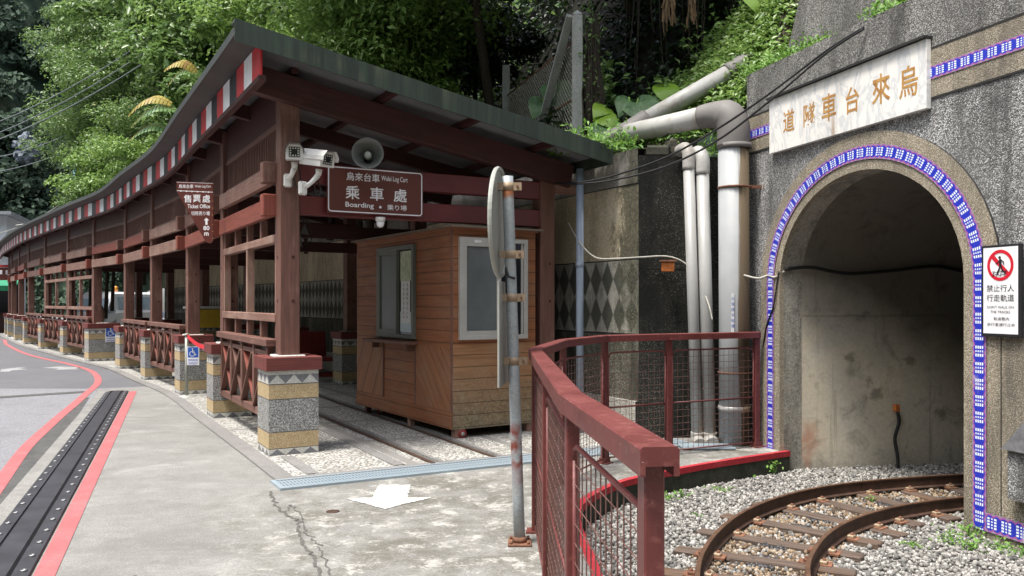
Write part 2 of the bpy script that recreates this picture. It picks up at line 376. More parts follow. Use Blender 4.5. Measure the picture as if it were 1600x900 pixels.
    M['reveal'] = m_concrete('stained plaster reveal', (.3, .285, .25), (.07, .066, .055), .8, None, 2.2, .6, True)
    t = T('blue beaded tile band'); uv = t.coord('UV'); x, y, _ = t.xyz(uv)      # x along (m), y across 0..1
    p = (x / .123).fr(); q = (y - .19) / .62; inb = (q - .5).ab().lt(.5)
    dq = ((q * 4.0).fr() - .5).ab()
    r1 = (p - .16).ab().lt(.088); r2 = (p - .40).ab().lt(.055); r3 = (p - .64).ab().lt(.088)
    d1 = (r1 + r3).mn(1.0) * dq.lt(.33); d2 = r2 * dq.lt(.27)
    zz = ((x / .0615).fr() - .5).ab() * .30
    z1 = (y - .015 - zz).ab().lt(.045) + (1.0 - y - .015 - zz).ab().lt(.045)
    col = t.mix(t.noise(uv, 40, 2), (.014, .024, .34), (.026, .042, .5))
    col = t.mix((y - .5).ab().gt(.40), col, (.27, .235, .33)); col = t.mix(z1.mn(1.0), col, (.33, .085, .28))
    col = t.mix((d1 + d2).mn(1.0) * inb, col, (.72, .78, .8))
    col = t.mix(t.step(t.noise(t.wpos(), 2.6, 4), .62, .72) * .7, col, (.5, .48, .55))
    t.base(col, .35, .5); M['band'] = t.m
    t = T('white marble'); w = t.coord('UV'); v = t.noise(t.mapv(w, (2.4, .9, 1), (0, 0, 0), (0, 0, .7)), 1.6, 6, .62, 1.6); k = t.step((v - .5).ab(), .05, 0.0)
    col = t.mix(k * .6, (.74, .725, .69), (.4, .43, .47)); col = t.mix(t.step(t.noise(w, 2.2, 4), .55, .75) * .4, col, (.55, .56, .56))
    st = t.step((t.xyz(w)[0] - 1.02).ab() + t.noise(w, 14, 3) * .06, .07, .03) * t.step(t.xyz(w)[1], .26, .12)
    col = t.mix(st * .8, col, (.32, .2, .12)); t.base(col, .3, .5); M['marble'] = t.m
    t = T('worn gold lettering'); w = t.wpos(); col = t.mix(t.step(t.noise(w, 16, 4), .4, .62), (.42, .2, .06), (.55, .32, .1)); t.base(col, .45, .5, .2); M['gold'] = t.m
    t = T('grey pvc pipe'); w = t.coord(); x, y, z = t.xyz(w)
    st = t.noise(t.mapv(w, (7, 7, .5)), 1, 5, .65, .3); k2 = t.step(x * 4.5 + st, .62, .8)
    col = t.mix(t.step(t.noise(w, 2, 4), .3, .7), (.25, .25, .242), (.32, .32, .31)); col = t.mix(k2 * .85, col, (.24, .165, .085)); col = t.mix(t.step(st, .6, .74) * .5, col, (.2, .15, .1))
    t.base(col, .38, .5); M['pvc'] = t.m
    t = T('blue grey pipe with brown streaks'); w = t.coord(); x, y, z = t.xyz(w)
    st = t.noise(t.mapv(w, (9, 9, .35)), 1, 6, .7, .3); k2 = t.step(x * 3.6 + (st - .5) * 1.4, -.02, .12)
    col = t.mix(t.step(t.noise(w, 2, 4), .3, .7), (.25, .265, .275), (.32, .33, .335)); col = t.mix(t.step(st, .58, .68) * .35, col, (.24, .2, .15)); col = t.mix(k2 * .9, col, t.mix(st, (.05, .032, .013), (.12, .08, .036)))
    t.base(col, .55, .3); M['pvc_main'] = t.m
    t = T('weathered grey pipe'); w = t.wpos(); st = t.noise(w, 4.5, 5, .65)
    col = t.mix(t.step(st, .4, .7), (.36, .355, .34), (.23, .21, .185)); t.base(col, .45, .45); M['pvc_old'] = t.m
    t = T('pale grey pipe'); w = t.wpos(); st = t.noise(w, 4.5, 5, .65)
    col = t.mix(t.step(st, .5, .75), (.38, .38, .365), (.24, .21, .165)); t.base(col, .5, .35); M['pvc_pale'] = t.m
    M['pvc_elbow'] = m_plain('grey brown pipe elbow', (.15, .142, .136), .6, .3, 0, .12, 4)
    M['downpipe'] = m_plain('blue grey downpipe', (.2, .24, .3), .4, .4, 0, .15, 3)
    M['grate'] = None
    t = T('drain grating'); uv = t.coord('UV'); x, y, _ = t.xyz(uv); h = (x / .03).fr().lt(.4) * ((y / .1).fr() - .5).ab().lt(.36)
    col = t.mix(h, (.3, .37, .42), (.1, .12, .135)); t.base(col, .4, .5, .3); t.bump(1.0 - h, .4, .01); M['grate'] = t.m
    M['steel_plate'] = m_plain('blue grey steel plate', (.28, .34, .38), .4, .5, .2, .12, 3)
    M['alu'] = m_plain('aluminium frame', (.42, .41, .38), .4, .5, .3, .1, 5)
    M['alu_dark'] = m_plain('dark aluminium frame', (.13, .135, .12), .45, .5, .2, .1, 5)
    M['screen'] = m_plain('insect screen', (.105, .115, .115), .28, .5, 0, .2, 2.5)
    M['glass'] = m_plain('dark window glass', (.012, .014, .015), .08, .6)
    M['paper'] = m_plain('white paper notice', (.6, .6, .6), .7, .2, 0, .05)
    M['paper_blue'] = m_plain('pale blue paper', (.45, .53, .58), .7, .2, 0, .08)
    M['paper_map'] = m_plain('faded green and orange leaflet', (.38, .42, .3), .7, .2, 0, .3, 14)
    M['ink'] = m_plain('dark ink', (.04, .035, .07), .6, .2)
    M['brown_sign'] = m_plain('brown sign face', (.095, .024, .018), .35, .5, 0, .1, 2)
    M['sign_white'] = m_plain('white lettering', (.72, .72, .74), .5, .3, 0, .04)
    M['sign_red'] = m_plain('red sign ring', (.55, .012, .03), .4, .4, 0, .05)
    M['sign_black'] = m_plain('black sign print', (.015, .015, .018), .45, .4)
    M['sign_blue'] = m_plain('blue sign face', (.02, .09, .4), .4, .4, 0, .06)
    M['cctv'] = m_plain('white camera housing', (.62, .61, .58), .35, .5, 0, .06)
    M['lens'] = m_plain('dark lens glass', (.02, .022, .022), .12, .6)
    M['led'] = m_plain('pale infrared diode', (.45, .45, .4), .3, .5)
    M['horn'] = m_plain('grey horn', (.105, .11, .1), .4, .5, 0, .2, 6)
    M['cable'] = m_plain('black cable', (.012, .012, .013), .5, .4)
    M['cable_pale'] = m_plain('pale cable', (.35, .34, .3), .55, .3)
    M['cable_line'] = m_plain('grey overhead line', (.16, .18, .19), .55, .3)
    M['orange'] = m_plain('rusty orange box', (.42, .13, .03), .55, .4, 0, .4, 22)
    M['seat_red'] = m_plain('dark red bench', (.16, .018, .018), .45, .4, 0, .2)
    M['ribbon'] = m_plain('red barrier tape', (.6, .015, .03), .5, .4)
    M['yellow'] = m_plain('yellow panel', (.55, .38, .04), .5, .4, 0, .1)
    M['post_conc'] = m_concrete('grey fence post', (.3, .31, .3), (.16, .17, .15), .5, None, 2, .3, True)
    M['bark'] = m_concrete('bark', (.04, .032, .024), (.016, .014, .01), .7, None, 4, .8, True)
    M['vine_dry'] = m_plain('dry hanging leaf', (.16, .105, .06), .8, .2, 0, .4, 12)
    M['hill'] = m_concrete('dark forest soil', (.011, .011, .007), (.004, .005, .003), .8, None, 1, .8)
    M['rock'] = m_concrete('pale cliff rock', (.15, .17, .2), (.04, .05, .06), .8, None, .5, .6)
    M['unseen_gorge'] = m_concrete('green gorge slope', (.07, .095, .05), (.04, .06, .03), .8)  # lightened so the added slope bounces green fill
    M['mount'] = m_concrete('forest floor of the mountain', (.022, .04, .024), (.01, .02, .012), .8)
    M['leaf_a'] = m_leaf('broadleaf foliage', (.035, .08, .02), (.095, .175, .045), (.19, .29, .085), .4, .3, (.32, .32, .08))
    M['leaf_b'] = m_leaf('fresh green foliage', (.055, .12, .022), (.14, .25, .05), (.25, .37, .1), .38, .34, (.34, .36, .09))
    M['leaf_c'] = m_leaf('shade dark foliage', (.005, .013, .004), (.011, .028, .008), (.024, .05, .014), .4, .2)  # shade under the overhanging trees is put into this darker leaf colour
    M['leaf_hazed'] = m_leaf('haze tinted distant foliage', (.018, .036, .026), (.036, .066, .042), (.065, .105, .06), .8, .25)  # haze over the mountain is put into the leaf colour as blue
    M['leaf_weed'] = m_leaf('weed leaves', (.07, .16, .02), (.13, .27, .04), (.2, .36, .07), .5, .35)
    t = T('elephant ear leaf blade'); w = t.wpos(); vn = t.noise(t.mapv(w, (30, 30, 6)), 1, 4, .6, .8); pt_ = t.noise(w, 5, 5, .65); tcol = t.mix(t.step(pt_, .35, .65), (.025, .065, .024), (.075, .145, .055)); tcol = t.mix(t.step(vn, .55, .68) * .5, tcol, (.14, .22, .1)); t.base(tcol, .5, .35); t.bump(vn + pt_, .5, .02); M['taro_blade'] = t.m
    M['leaf_taro'] = m_leaf('elephant ear leaf', (.035, .085, .035), (.05, .11, .048), (.075, .14, .06), .55, .25)
    M['leaf_taro2'] = m_leaf('young elephant ear leaf', (.16, .3, .03), (.2, .36, .04), (.24, .4, .05), .35, .4)
    M['leaf_banana'] = m_leaf('banana leaf', (.1, .22, .09), (.15, .27, .1), (.18, .3, .1), .4, .3)
    M['leaf_banana_y'] = m_leaf('yellowing banana leaf', (.3, .22, .05), (.36, .3, .07), (.26, .15, .06), .6, .2)
    M['van_white'] = m_plain('white van paint', (.7, .71, .72), .25, .5, 0, .04)
    M['van_glass'] = m_plain('pale reflecting windscreen', (.33, .42, .48), .1, .6, 0, .25, 2)
    M['tyre'] = m_plain('tyre rubber', (.02, .02, .02), .8, .2)
    M['amber'] = m_plain('amber beacon', (.6, .24, .03), .3, .5)
    M['awning'] = m_plain('green canvas', (.02, .2, .1), .6, .3, 0, .15)
    M['bld'] = m_plain('white painted building', (.62, .64, .66), .6, .3, 0, .1, 1)
    M['bld_grey'] = m_plain('grey corrugated roof', (.25, .26, .27), .6, .3, 0, .2, 1)
    M['skin'] = m_plain('skin', (.4, .24, .17), .5, .3, 0, .05)
    M['hair'] = m_plain('black hair', (.012, .01, .01), .5, .4)
    M['cloth_red'] = m_plain('dark red shirt', (.2, .02, .025), .8, .2)
    M['cloth_dark'] = m_plain('dark trousers', (.02, .02, .025), .8, .2)
    M['blue_pole'] = m_plain('light blue pole', (.2, .45, .65), .4, .4)
    t = T('washed pebble platform'); uv = t.coord('UV'); x, y, _ = t.xyz(uv); w = t.wpos()
    v = t.n('ShaderNodeTexVoronoi'); t.link(w, v.inputs['Vector']); v.inputs['Scale'].default_value = 42
    d_ = S(t, v.outputs['Distance']); c_ = t.xyz(S(t, v.outputs['Color']))[0]
    col = t.ramp(c_, [(0, (.16, .155, .14)), (.4, (.36, .35, .32)), (1, (.58, .57, .54))]); col = t.mix(t.step(d_, .4, .7), col, (.13, .125, .115))
    br = ((x / 1.3).fr() - .5).ab().gt(.46).mx(((y / 1.55).fr() - .5).ab().gt(.46))
    col = t.mix(br, col, t.mix(t.noise(w, 30, 4), (.15, .145, .138), (.22, .215, .205)))
    col = t.mix(t.step(t.noise(w, 1.1, 6, .7, .5), .48, .68) * .6, col, (.14, .135, .12))
    t.base(col, .75, .3); t.bump((1.0 - d_) * (1.0 - br), .5, .012); M['platform'] = t.m

setup_materials()

# ------------------------------------------------------------------ mesh helpers
class MB:
    """collects faces with materials and UVs (metres) and links them as ONE mesh object"""
    def __init__(s, X=None):
        s.v, s.f, s.mi, s.uv, s.mats, s.sm = [], [], [], [], [], []
        s.X = X or Matrix.Identity(4)
    def mid(s, m):
        if m not in s.mats: s.mats.append(m)
        return s.mats.index(m)
    def face(s, pts, m, uv=None, smooth=False):
        i = len(s.v)
        P = [Vector(p) for p in pts]
        if uv is None:
            n = Vector((0, 0, 0))
            for a, b in zip(P, P[1:] + P[:1]): n += a.cross(b)
            e = max(((b - a) for a, b in zip(P, P[1:] + P[:1])), key=lambda q: q.length)
            if e.length < 1e-9: return
            e = e.normalized(); n = n.normalized() if n.length > 1e-12 else Vector((0, 0, 1)); w = n.cross(e)
            uv = [((p).dot(e), (p).dot(w)) for p in P]
        s.v += [tuple(s.X @ p) for p in P]
        s.f.append(tuple(range(i, i + len(P)))); s.mi.append(s.mid(m)); s.uv.append(uv); s.sm.append(smooth)
    def box(s, c, d, m, X=None, bev=0.0):
        """box centred at c with size d; bev cuts the long edges a little"""
        X = X or Matrix.Identity(4)
        hx, hy, hz = d[0] / 2, d[1] / 2, d[2] / 2
        off = (random.random() * 5, random.random() * 5)
        c = Vector(c)
        dims = (hx, hy, hz)
        for ax in range(3):
            a1, a2 = [a for a in range(3) if a != ax]
            if dims[a1] < dims[a2]: a1, a2 = a2, a1
            for sg in (-1, 1):
                q = []
                for (p1, p2) in ((-1, -1), (1, -1), (1, 1), (-1, 1)):
                    p = [0, 0, 0]; p[ax] = sg * dims[ax]; p[a1] = p1 * (dims[a1] - bev); p[a2] = p2 * (dims[a2] - bev)
                    q.append((Vector(p), (p1 * dims[a1] + off[0], p2 * dims[a2] + off[1] + ax)))
                cr = (q[1][0] - q[0][0]).cross(q[2][0] - q[1][0])
                if cr[ax] * sg < 0: q = q[::-1]
                s.face([X @ (c + p) for p, _ in q], m, [u for _, u in q])
        if bev > 0:
            for ax in range(3):
                a1, a2 = [a for a in range(3) if a != ax]
                for s1 in (-1, 1):
                    for s2 in (-1, 1):
                        q = []
                        for (e, k) in ((-1, 0), (1, 0), (1, 1), (-1, 1)):
                            p = [0, 0, 0]; p[ax] = e * (dims[ax] - bev)
                            p[a1] = s1 * (dims[a1] - (bev if k else 0)); p[a2] = s2 * (dims[a2] - (0 if k else bev))
                            q.append((Vector(p), (e * dims[ax] + off[0], off[1] + k * bev)))
                        nrm = (q[1][0] - q[0][0]).cross(q[2][0] - q[1][0])
                        out = Vector([0, 0, 0]); out[a1] = s1; out[a2] = s2
                        if nrm.dot(out) < 0: q = q[::-1]
                        s.face([X @ (c + p) for p, _ in q], m, [u for _, u in q])
    def beam(s, a, b, w, h, m, up=(0, 0, 1), bev=0.0):
        """bar from a to b, w wide, h tall, centred on the line"""
        a, b = Vector(a), Vector(b)
        y = (b - a); L = y.length; y.normalize()
        x = y.cross(Vector(up)); x.normalize(); z = x.cross(y)
        X = Matrix((x, y, z)).transposed().to_4x4(); X.translation = (a + b) / 2
        s.box((0, 0, 0), (w, L, h), m, X, bev)
    def tube(s, pts, r, m, n=10, cap=True, smooth=True):
        P = [Vector(p) for p in pts]
        rr = r if isinstance(r, (list, tuple)) else [r] * len(P)
        rings = []
        ref = None; dist = 0.0; ds = []
        for i, p in enumerate(P):
            t = (P[min(i + 1, len(P) - 1)] - P[max(i - 1, 0)]).normalized()
            if ref is None:
                ref = Vector((0, 0, 1)) if abs(t.z) < 0.9 else Vector((1, 0, 0))
            u = t.cross(ref)
            if u.length < 1e-6: u = t.cross(Vector((0.3, 1, 0.2)))
            u.normalize(); w = u.cross(t); ref = w
            rings.append([p + (u * math.cos(2 * math.pi * k / n) + w * math.sin(2 * math.pi * k / n)) * rr[i] for k in range(n)])
            if i: dist += (P[i] - P[i - 1]).length
            ds.append(dist)
        for i in range(len(P) - 1):
            for k in range(n):
                k2 = (k + 1) % n
                c = 2 * math.pi * rr[i] / n
                s.face([rings[i][k], rings[i][k2], rings[i + 1][k2], rings[i + 1][k]][::-1], m,
                       [(ds[i], k * c), (ds[i], (k + 1) * c), (ds[i + 1], (k + 1) * c), (ds[i + 1], k * c)][::-1], smooth)
        if cap:
            s.face(rings[0], m); s.face(rings[-1][::-1], m)
    def lathe(s, prof, m, n=24, smooth=True, cap=True):
        """prof: (radius, height) pairs about local Z"""
        R_ = [[(r * math.cos(2 * math.pi * k / n), r * math.sin(2 * math.pi * k / n), z) for k in range(n)] for r, z in prof]
        for i in range(len(prof) - 1):
            for k in range(n):
                k2 = (k + 1) % n
                s.face([R_[i][k], R_[i][k2], R_[i + 1][k2], R_[i + 1][k]], m, None, smooth)
        if cap:
            if prof[0][0] > 1e-4: s.face(R_[0][::-1], m)
            if prof[-1][0] > 1e-4: s.face(R_[-1], m)
    def prism(s, poly, y0, y1, m, side=None):
        """poly in (x, z), counter-clockwise seen from -y; from y0 (front) to y1 (back)"""
        side = side or m
        s.face([(x, y0, z) for x, z in poly], m, [(x, z) for x, z in poly])
        s.face([(x, y1, z) for x, z in poly][::-1], m, [(x, z) for x, z in poly][::-1])
        for (a, b) in zip(poly, poly[1:] + poly[:1]):
            s.face([(a[0], y0, a[1]), (a[0], y1, a[1]), (b[0], y1, b[1]), (b[0], y0, b[1])], side)
    def slab(s, poly, z0, z1, m, side=None):
        """poly in (x, y) counter-clockwise seen from above"""
        side = side or m
        s.face([(x, y, z1) for x, y in poly], m, [(x, y) for x, y in poly])
        for (a, b) in zip(poly, poly[1:] + poly[:1]):
            s.face([(a[0], a[1], z0), (b[0], b[1], z0), (b[0], b[1], z1), (a[0], a[1], z1)], side)
    def text(s, body, x, z, h, m, y=-0.002, align='CENTER', bold=0.0, wide=1.0, width=None, thick=0.0):
        cu = bpy.data.curves.new('t', 'FONT'); cu.body = body; cu.size = 1.0; cu.offset = bold; cu.resolution_u = 3
        o = bpy.data.objects.new('t', cu); COL.objects.link(o)
        dg = bpy.context.evaluated_depsgraph_get(); dg.update()
        me = bpy.data.meshes.new_from_object(o.evaluated_get(dg))
        vs = [v.co.copy() for v in me.vertices]; fs = [tuple(p.vertices) for p in me.polygons]
        bpy.data.objects.remove(o); bpy.data.curves.remove(cu); bpy.data.meshes.remove(me)
        if not vs: return
        x0, x1 = min(v.x for v in vs), max(v.x for v in vs); y0, y1 = min(v.y for v in vs), max(v.y for v in vs)
        k = h / (y1 - y0); kx = k * wide if width is None else width / (x1 - x0)
        sh = {'CENTER': (x0 + x1) / 2, 'LEFT': x0, 'RIGHT': x1}[align]
        P = [((v.x - sh) * kx + x, y, (v.y - y0) * k + z) for v in vs]
        for f in fs: s.face([P[i] for i in f], m)
    def build(s, name, parent=None, origin=None):
        me = bpy.data.meshes.new(name)
        V = np.array(s.v, dtype=float).reshape(-1, 3)
        if origin is None and parent is None and len(V):
            mn, mx = V.min(0), V.max(0); origin = ((mn[0] + mx[0]) / 2, (mn[1] + mx[1]) / 2, mn[2])
        off = np.array(origin) if origin is not None else np.zeros(3)
        me.from_pydata((V - off).tolist(), [], s.f)
        for m in s.mats: me.materials.append(M[m])
        me.polygons.foreach_set('material_index', s.mi)
        me.polygons.foreach_set('use_smooth', s.sm)
        ul = me.uv_layers.new(name='UVMap')
        flat = [c for u in s.uv for p in u for c in p]
        ul.data.foreach_set('uv', flat)
        if any(s.sm):
            bm = bmesh.new(); bm.from_mesh(me); bmesh.ops.remove_doubles(bm, verts=bm.verts, dist=1e-5); bm.to_mesh(me); bm.free()
        me.update()
        o = bpy.data.objects.new(name, me); COL.objects.link(o)
        if parent is not None:
            o.parent = parent
            if origin is not None: o.location = (0, 0, 0)
        elif origin is not None: o.location = tuple(off)
        return o

def tag(o, label=None, cat=None, group=None, kind=None):
    if label: o['label'] = label
    if cat: o['category'] = cat
    if group: o['group'] = group
    if kind: o['kind'] = kind
    return o
def empty(name, loc, rz=0.0, label=None, cat=None, group=None):
    o = bpy.data.objects.new(name, None); o.empty_display_size = 0.2
    o.location = loc; o.rotation_euler = (0, 0, rz); COL.objects.link(o)
    return tag(o, label, cat, group)
def dup(o, parent=None, **kw):
    c = o.copy(); COL.objects.link(c)
    if parent is not None: c.parent = parent
    for ch in [x for x in bpy.data.objects if x.parent == o]:
        dup(ch, c)
    return c
def G(px, py, z=0.0):
    """point at height z seen at photo pixel (px, py)"""
    y = F * (EYE - z) / (py - HZ)
    return ((px - 800.0) / F * y, y)
def AT(px, py, y):
    """point at distance y seen at photo pixel (px, py)"""
    return Vector(((px - 800.0) / F * y, y, EYE - (py - HZ) * y / F))
def spline(P, n=8, closed=False):
    P = [Vector(p) for p in P]; out = []
    for i in range(len(P) - 1):
        p0, p1, p2, p3 = P[max(i - 1, 0)], P[i], P[i + 1], P[min(i + 2, len(P) - 1)]
        for k in range(n):
            t = k / n
            out.append(0.5 * ((2 * p1) + (p2 - p0) * t + (2 * p0 - 5 * p1 + 4 * p2 - p3) * t * t + (3 * p1 - p0 - 3 * p2 + p3) * t ** 3))
    out.append(P[-1]); return out
def resample(P, step):
    out = [P[0].copy()]; need = step
    for a, b in zip(P, P[1:]):
        L = (b - a).length; pos = 0.0
        while L - pos >= need:
            pos += need; out.append(a.lerp(b, pos / L)); need = step
        need -= L - pos
    return out
def RT(x, y, z, rz=0.0): return Matrix.Translation((x, y, z)) @ Matrix.Rotation(rz, 4, 'Z')

def leaves(name, C, Nn, size, mat, aspect=0.42, parent=None, fold=0.25, origin=None, droop=0.0):
    """C (n,3) leaf bases, Nn (n,3) leaf normals, size (n,): one folded leaf per row, ONE mesh"""
    n = len(C)
    C = np.asarray(C, float); Nn = np.asarray(Nn, float)
    if origin is None and parent is None:
        origin = (C[:, 0].mean(), C[:, 1].mean(), C[:, 2].min())
    if origin is not None and parent is None: C = C - np.array(origin)
    Nn = Nn / (np.linalg.norm(Nn, axis=1, keepdims=True) + 1e-9)
    d = rng.normal(size=(n, 3)); d[:, 2] -= droop
    d -= (d * Nn).sum(1, keepdims=True) * Nn
    d /= (np.linalg.norm(d, axis=1, keepdims=True) + 1e-9)
    w = np.cross(Nn, d); s = np.asarray(size)[:, None]
    base = C - d * s * 0.5; tip = C + d * s * 0.5 - Nn * s * 0.12; midp = C - d * s * 0.06
    le = midp + w * s * aspect * 0.5 + Nn * s * aspect * fold; ri = midp - w * s * aspect * 0.5 + Nn * s * aspect * fold
    V = np.stack([base, le, tip, ri], 1).reshape(-1, 3)
    i = np.arange(n) * 4
    Fc = np.stack([np.stack([i, i + 2, i + 1], 1), np.stack([i, i + 3, i + 2], 1)], 1).reshape(-1)
    me = bpy.data.meshes.new(name)
    me.vertices.add(4 * n); me.vertices.foreach_set('co', V.ravel())
    me.loops.add(6 * n); me.loops.foreach_set('vertex_index', Fc.astype(np.int32))
    me.polygons.add(2 * n); me.polygons.foreach_set('loop_start', np.arange(2 * n, dtype=np.int32) * 3)
    me.update(calc_edges=True); me.validate()
    me.materials.append(M[mat])
    o = bpy.data.objects.new(name, me); COL.objects.link(o)
    if parent is not None: o.parent = parent
    elif origin is not None: o.location = origin
    return o
# ================================================================== THE SETTING: ground, road, pavement, platform
corner = [(-2.41, 8.24), (-3.93, 10.94), (-5.47, 13.70), (-7.19, 16.30), (-8.96, 19.0), (-10.89, 21.4),
          (-12.95, 24.0), (-15.3, 27.0), (-17.65, 30.1), (-19.9, 33.3), (-22.0, 36.3), (-23.9, 39.2)]
NP = len(corner)
Cc, TH = [], []
for i, c in enumerate(corner):
    a, b = Vector(corner[max(i - 1, 0)]), Vector(corner[min(i + 1, NP - 1)])
    t = (b - a).normalized(); th = math.atan2(-t.x, t.y)
    if i == 0: th = R(29)
    TH.append(th)
    ac, al = Vector((math.cos(th), math.sin(th))), Vector((-math.sin(th), math.cos(th)))
    Cc.append(Vector(c) + 0.25 * ac + 0.25 * al)
AC = [Vector((math.cos(t), math.sin(t))) for t in TH]
AL = [Vector((-math.sin(t), math.cos(t))) for t in TH]
def SP(L, e, z, i=0):
    """station coordinates at post i: L across (away from the road), e along"""
    p = Cc[i] + AC[i] * L + AL[i] * e
    return (p.x, p.y, z)
def line_at(L, e0=-1.0, e1=0.0, n=NP, z=0.0):
    """the curve parallel to the row of posts at distance L"""
    P = [Vector(SP(L, e0, z, 0))] + [Vector(SP(L, 0, z, i)) for i in range(n)]
    if e1: P.append(Vector(SP(L, e1, z, n - 1)))
    return spline(P, 6)

def sheet(name, poly, z, m, kind='structure', thick=None):
    b = MB()
    if thick: b.slab(poly, z - thick, z, m)
    else: b.face([(x, y, z) for x, y in poly], m, [(x, y) for x, y in poly])
    o = b.build(name)
    if kind: o['kind'] = kind
    return o
b = MB(); b.face([(-400, -300, -.3), (400, -300, -.3), (400, 500, -.3), (-400, 500, -.3)], 'soil'); b.build('ground')['kind'] = 'structure'
edge = [tuple(p.xy) for p in line_at(0.6, 0)]
sheet('road', [(-90, -14), (-.1, -14), (-.1, 6.5)] + edge + [(-20, 52), (-8, 60), (-20, 140), (-140, 140)], -0.014, 'asphalt')
kerb = [(.36, -3), (.44, 0), (.52, 2.5), (.50, 4.6), (.49, 6.1), (.80, 6.92), (1.26, 7.44), (1.97, 8.0), (2.86, 8.58)]
kerb_s = [tuple(p.xy) for p in spline([(x, y, 0) for x, y in kerb], 5)]
RK = .84
ra, rb = Vector((-2.695, 4.678)), Vector((-6.578, 14.30))
rd = (rb - ra).normalized(); rn = Vector((-rd.y, rd.x))            # rn points to the road side
def RB(off, t): p = ra + rd * t + rn * off; return (p.x, p.y)
LR = (rb - ra).length
sheet('pavement', [RB(.50, -7.5), (.2, -3)] + kerb_s + [(2.75, 9.5), (1.43, 9.4), (0, 9.8), (-2, 10.2), (-4, 13.2), (-6.3, 15.4), (-7.3, 14.6), RB(.49, LR)], 0.0, 'concrete', thick=.28)
plat = [tuple(p.xy) for p in line_at(-.45, -1.42, 1.5)]
platb = [tuple(p.xy) for p in line_at(3.62, -1.42, 1.5)]
b = MB(); n = len(plat); acc = 0.0
for i in range(n - 1):
    L = (Vector(plat[i + 1]) - Vector(plat[i])).length
    q = [plat[i], platb[i], platb[i + 1], plat[i + 1]]
    b.face([(x, y, .012) for x, y in q], 'platform', [(0, acc), (4.05, acc), (4.05, acc + L), (0, acc + L)])
    a0, a1 = plat[i], plat[i + 1]
    b.face([(a1[0], a1[1], -.2), (a0[0], a0[1], -.2), (a0[0], a0[1], .012), (a1[0], a1[1], .012)], 'concrete_trim')
    o0, o1 = Vector(a0), Vector(a1); inn = (Vector(platb[i]) - o0).normalized() * .17; in2 = (Vector(platb[i + 1]) - o1).normalized() * .17
    b.face([(o0.x, o0.y, .016), (*(o0 + inn), .016), (*(o1 + in2), .016), (o1.x, o1.y, .016)], 'concrete_trim')
    acc += L
q = [plat[0], platb[0]]
b.face([(q[0][0], q[0][1], -.2), (q[1][0], q[1][1], -.2), (q[1][0], q[1][1], .012), (q[0][0], q[0][1], .012)], 'concrete_trim')
b.build('platform')['kind'] = 'structure'
b = MB()
for pa, pb in (((-.42, -1.40), (3.6, -1.40)), ((.72, -1.3), (.72, 1.2)), ((-.1, -1.3), (-.1, -.35))):
    a, c = Vector(SP(pa[0], pa[1], 0)), Vector(SP(pb[0], pb[1], 0)); d = (c - a).normalized(); w = Vector((-d.y, d.x, 0)) * .06
    z = Vector((0, 0, .018))
    b.face([a - w + z, c - w + z, c + w + z, a + w + z], 'concrete_trim')
b.build('platform_border')['kind'] = 'structure'
# gravel bed that also runs on into the tunnel
kg = [(x + .02, y) for x, y in kerb_s]
sheet('gravel_bed', kg + [(2.8, 8.7), (3.2, 9.6), (9, 11), (16, 7), (16, -8), (.36, -8)], -0.215, 'gravel')
b = MB()                                                              # kerb face under the fence, painted red on its edge
for a, c in zip(kerb_s, kerb_s[1:]):
    b.face([(a[0] + .004, a[1], -.25), (c[0] + .004, c[1], -.25), (c[0] + .004, c[1], -.045), (a[0] + .004, a[1], -.045)][::-1], 'kerb')
b.build('kerb')['kind'] = 'structure'
b = MB()
for a, c in zip(kerb_s, kerb_s[1:]):
    A, C_ = Vector((*a, 0)), Vector((*c, 0)); d = (C_ - A).normalized(); w = Vector((-d.y, d.x, 0)) * .05; u = Vector((0, 0, .005))
    if len(b.v) == 0: wp = w
    b.face([A + wp + u, A + u + Vector((.012, 0, 0)), C_ + u + Vector((.012, 0, 0)), C_ + w + u], 'paint_kerb')
    b.face([A + Vector((.012, 0, .005)), A + Vector((.012, 0, -.05)), C_ + Vector((.012, 0, -.05)), C_ + Vector((.012, 0, .005))], 'paint_kerb')
    wp = w
b.build('kerb_paint')['kind'] = 'structure'
# road paint
def ribbon(name, P, w, z, m, kind='structure'):
    b = MB(); P = [Vector(p) for p in P]; prev = None
    for i, p in enumerate(P):
        d = (P[min(i + 1, len(P) - 1)] - P[max(i - 1, 0)]).normalized(); s = Vector((-d.y, d.x, 0)) * (w / 2 if not callable(w) else w(i) / 2)
        cur = (p + s + Vector((0, 0, z)), p - s + Vector((0, 0, z)))
        if prev: b.face([prev[1], cur[1], cur[0], prev[0]], m)
        prev = cur
    o = b.build(name)
    if kind: o['kind'] = kind
    return o
redline = [G(x, y) for x, y in ((-140, 950), (-62, 840), (0, 753), (39, 700), (68, 672), (96, 647), (118, 629), (136, 613), (148, 603), (153, 596), (152, 588), (142, 579), (122, 572), (98, 566), (61, 558), (32, 549), (10, 537.5), (2, 530))] + [(-20.8, 31.5), (-23.5, 36)]
far_road = [G(-400, 606), G(150, 606), G(240, 602)]
sheet('far_road', [(-60, 14.8)] + far_road + [tuple(p.xy) for p in line_at(-.3, 0)][8:] + [(-30, 60), (-90, 60)], -0.0125, 'asphalt_far')
ribbon('red_road_line', spline([(x, y, 0) for x, y in redline], 5), .125, -.008, 'paint_r')
ribbon('red_edge_line', [(*RB(-.06, t), 0) for t in (-7, -2, 3, LR)], .115, .005, 'paint_r')
ribbon('dark_asphalt_strip', [(*RB(.59, t), 0) for t in (-7, -1, 4, 7, 9.8)], lambda i: (.24, .24, .24, .2, .06)[i], -.0112, 'asphalt_dark')
ribbon('road_joint', [(*G(x, y), 0) for x, y in ((-60, 624), (40, 617), (135, 611))], .3, -.009, 'asphalt_dark')
b = MB()
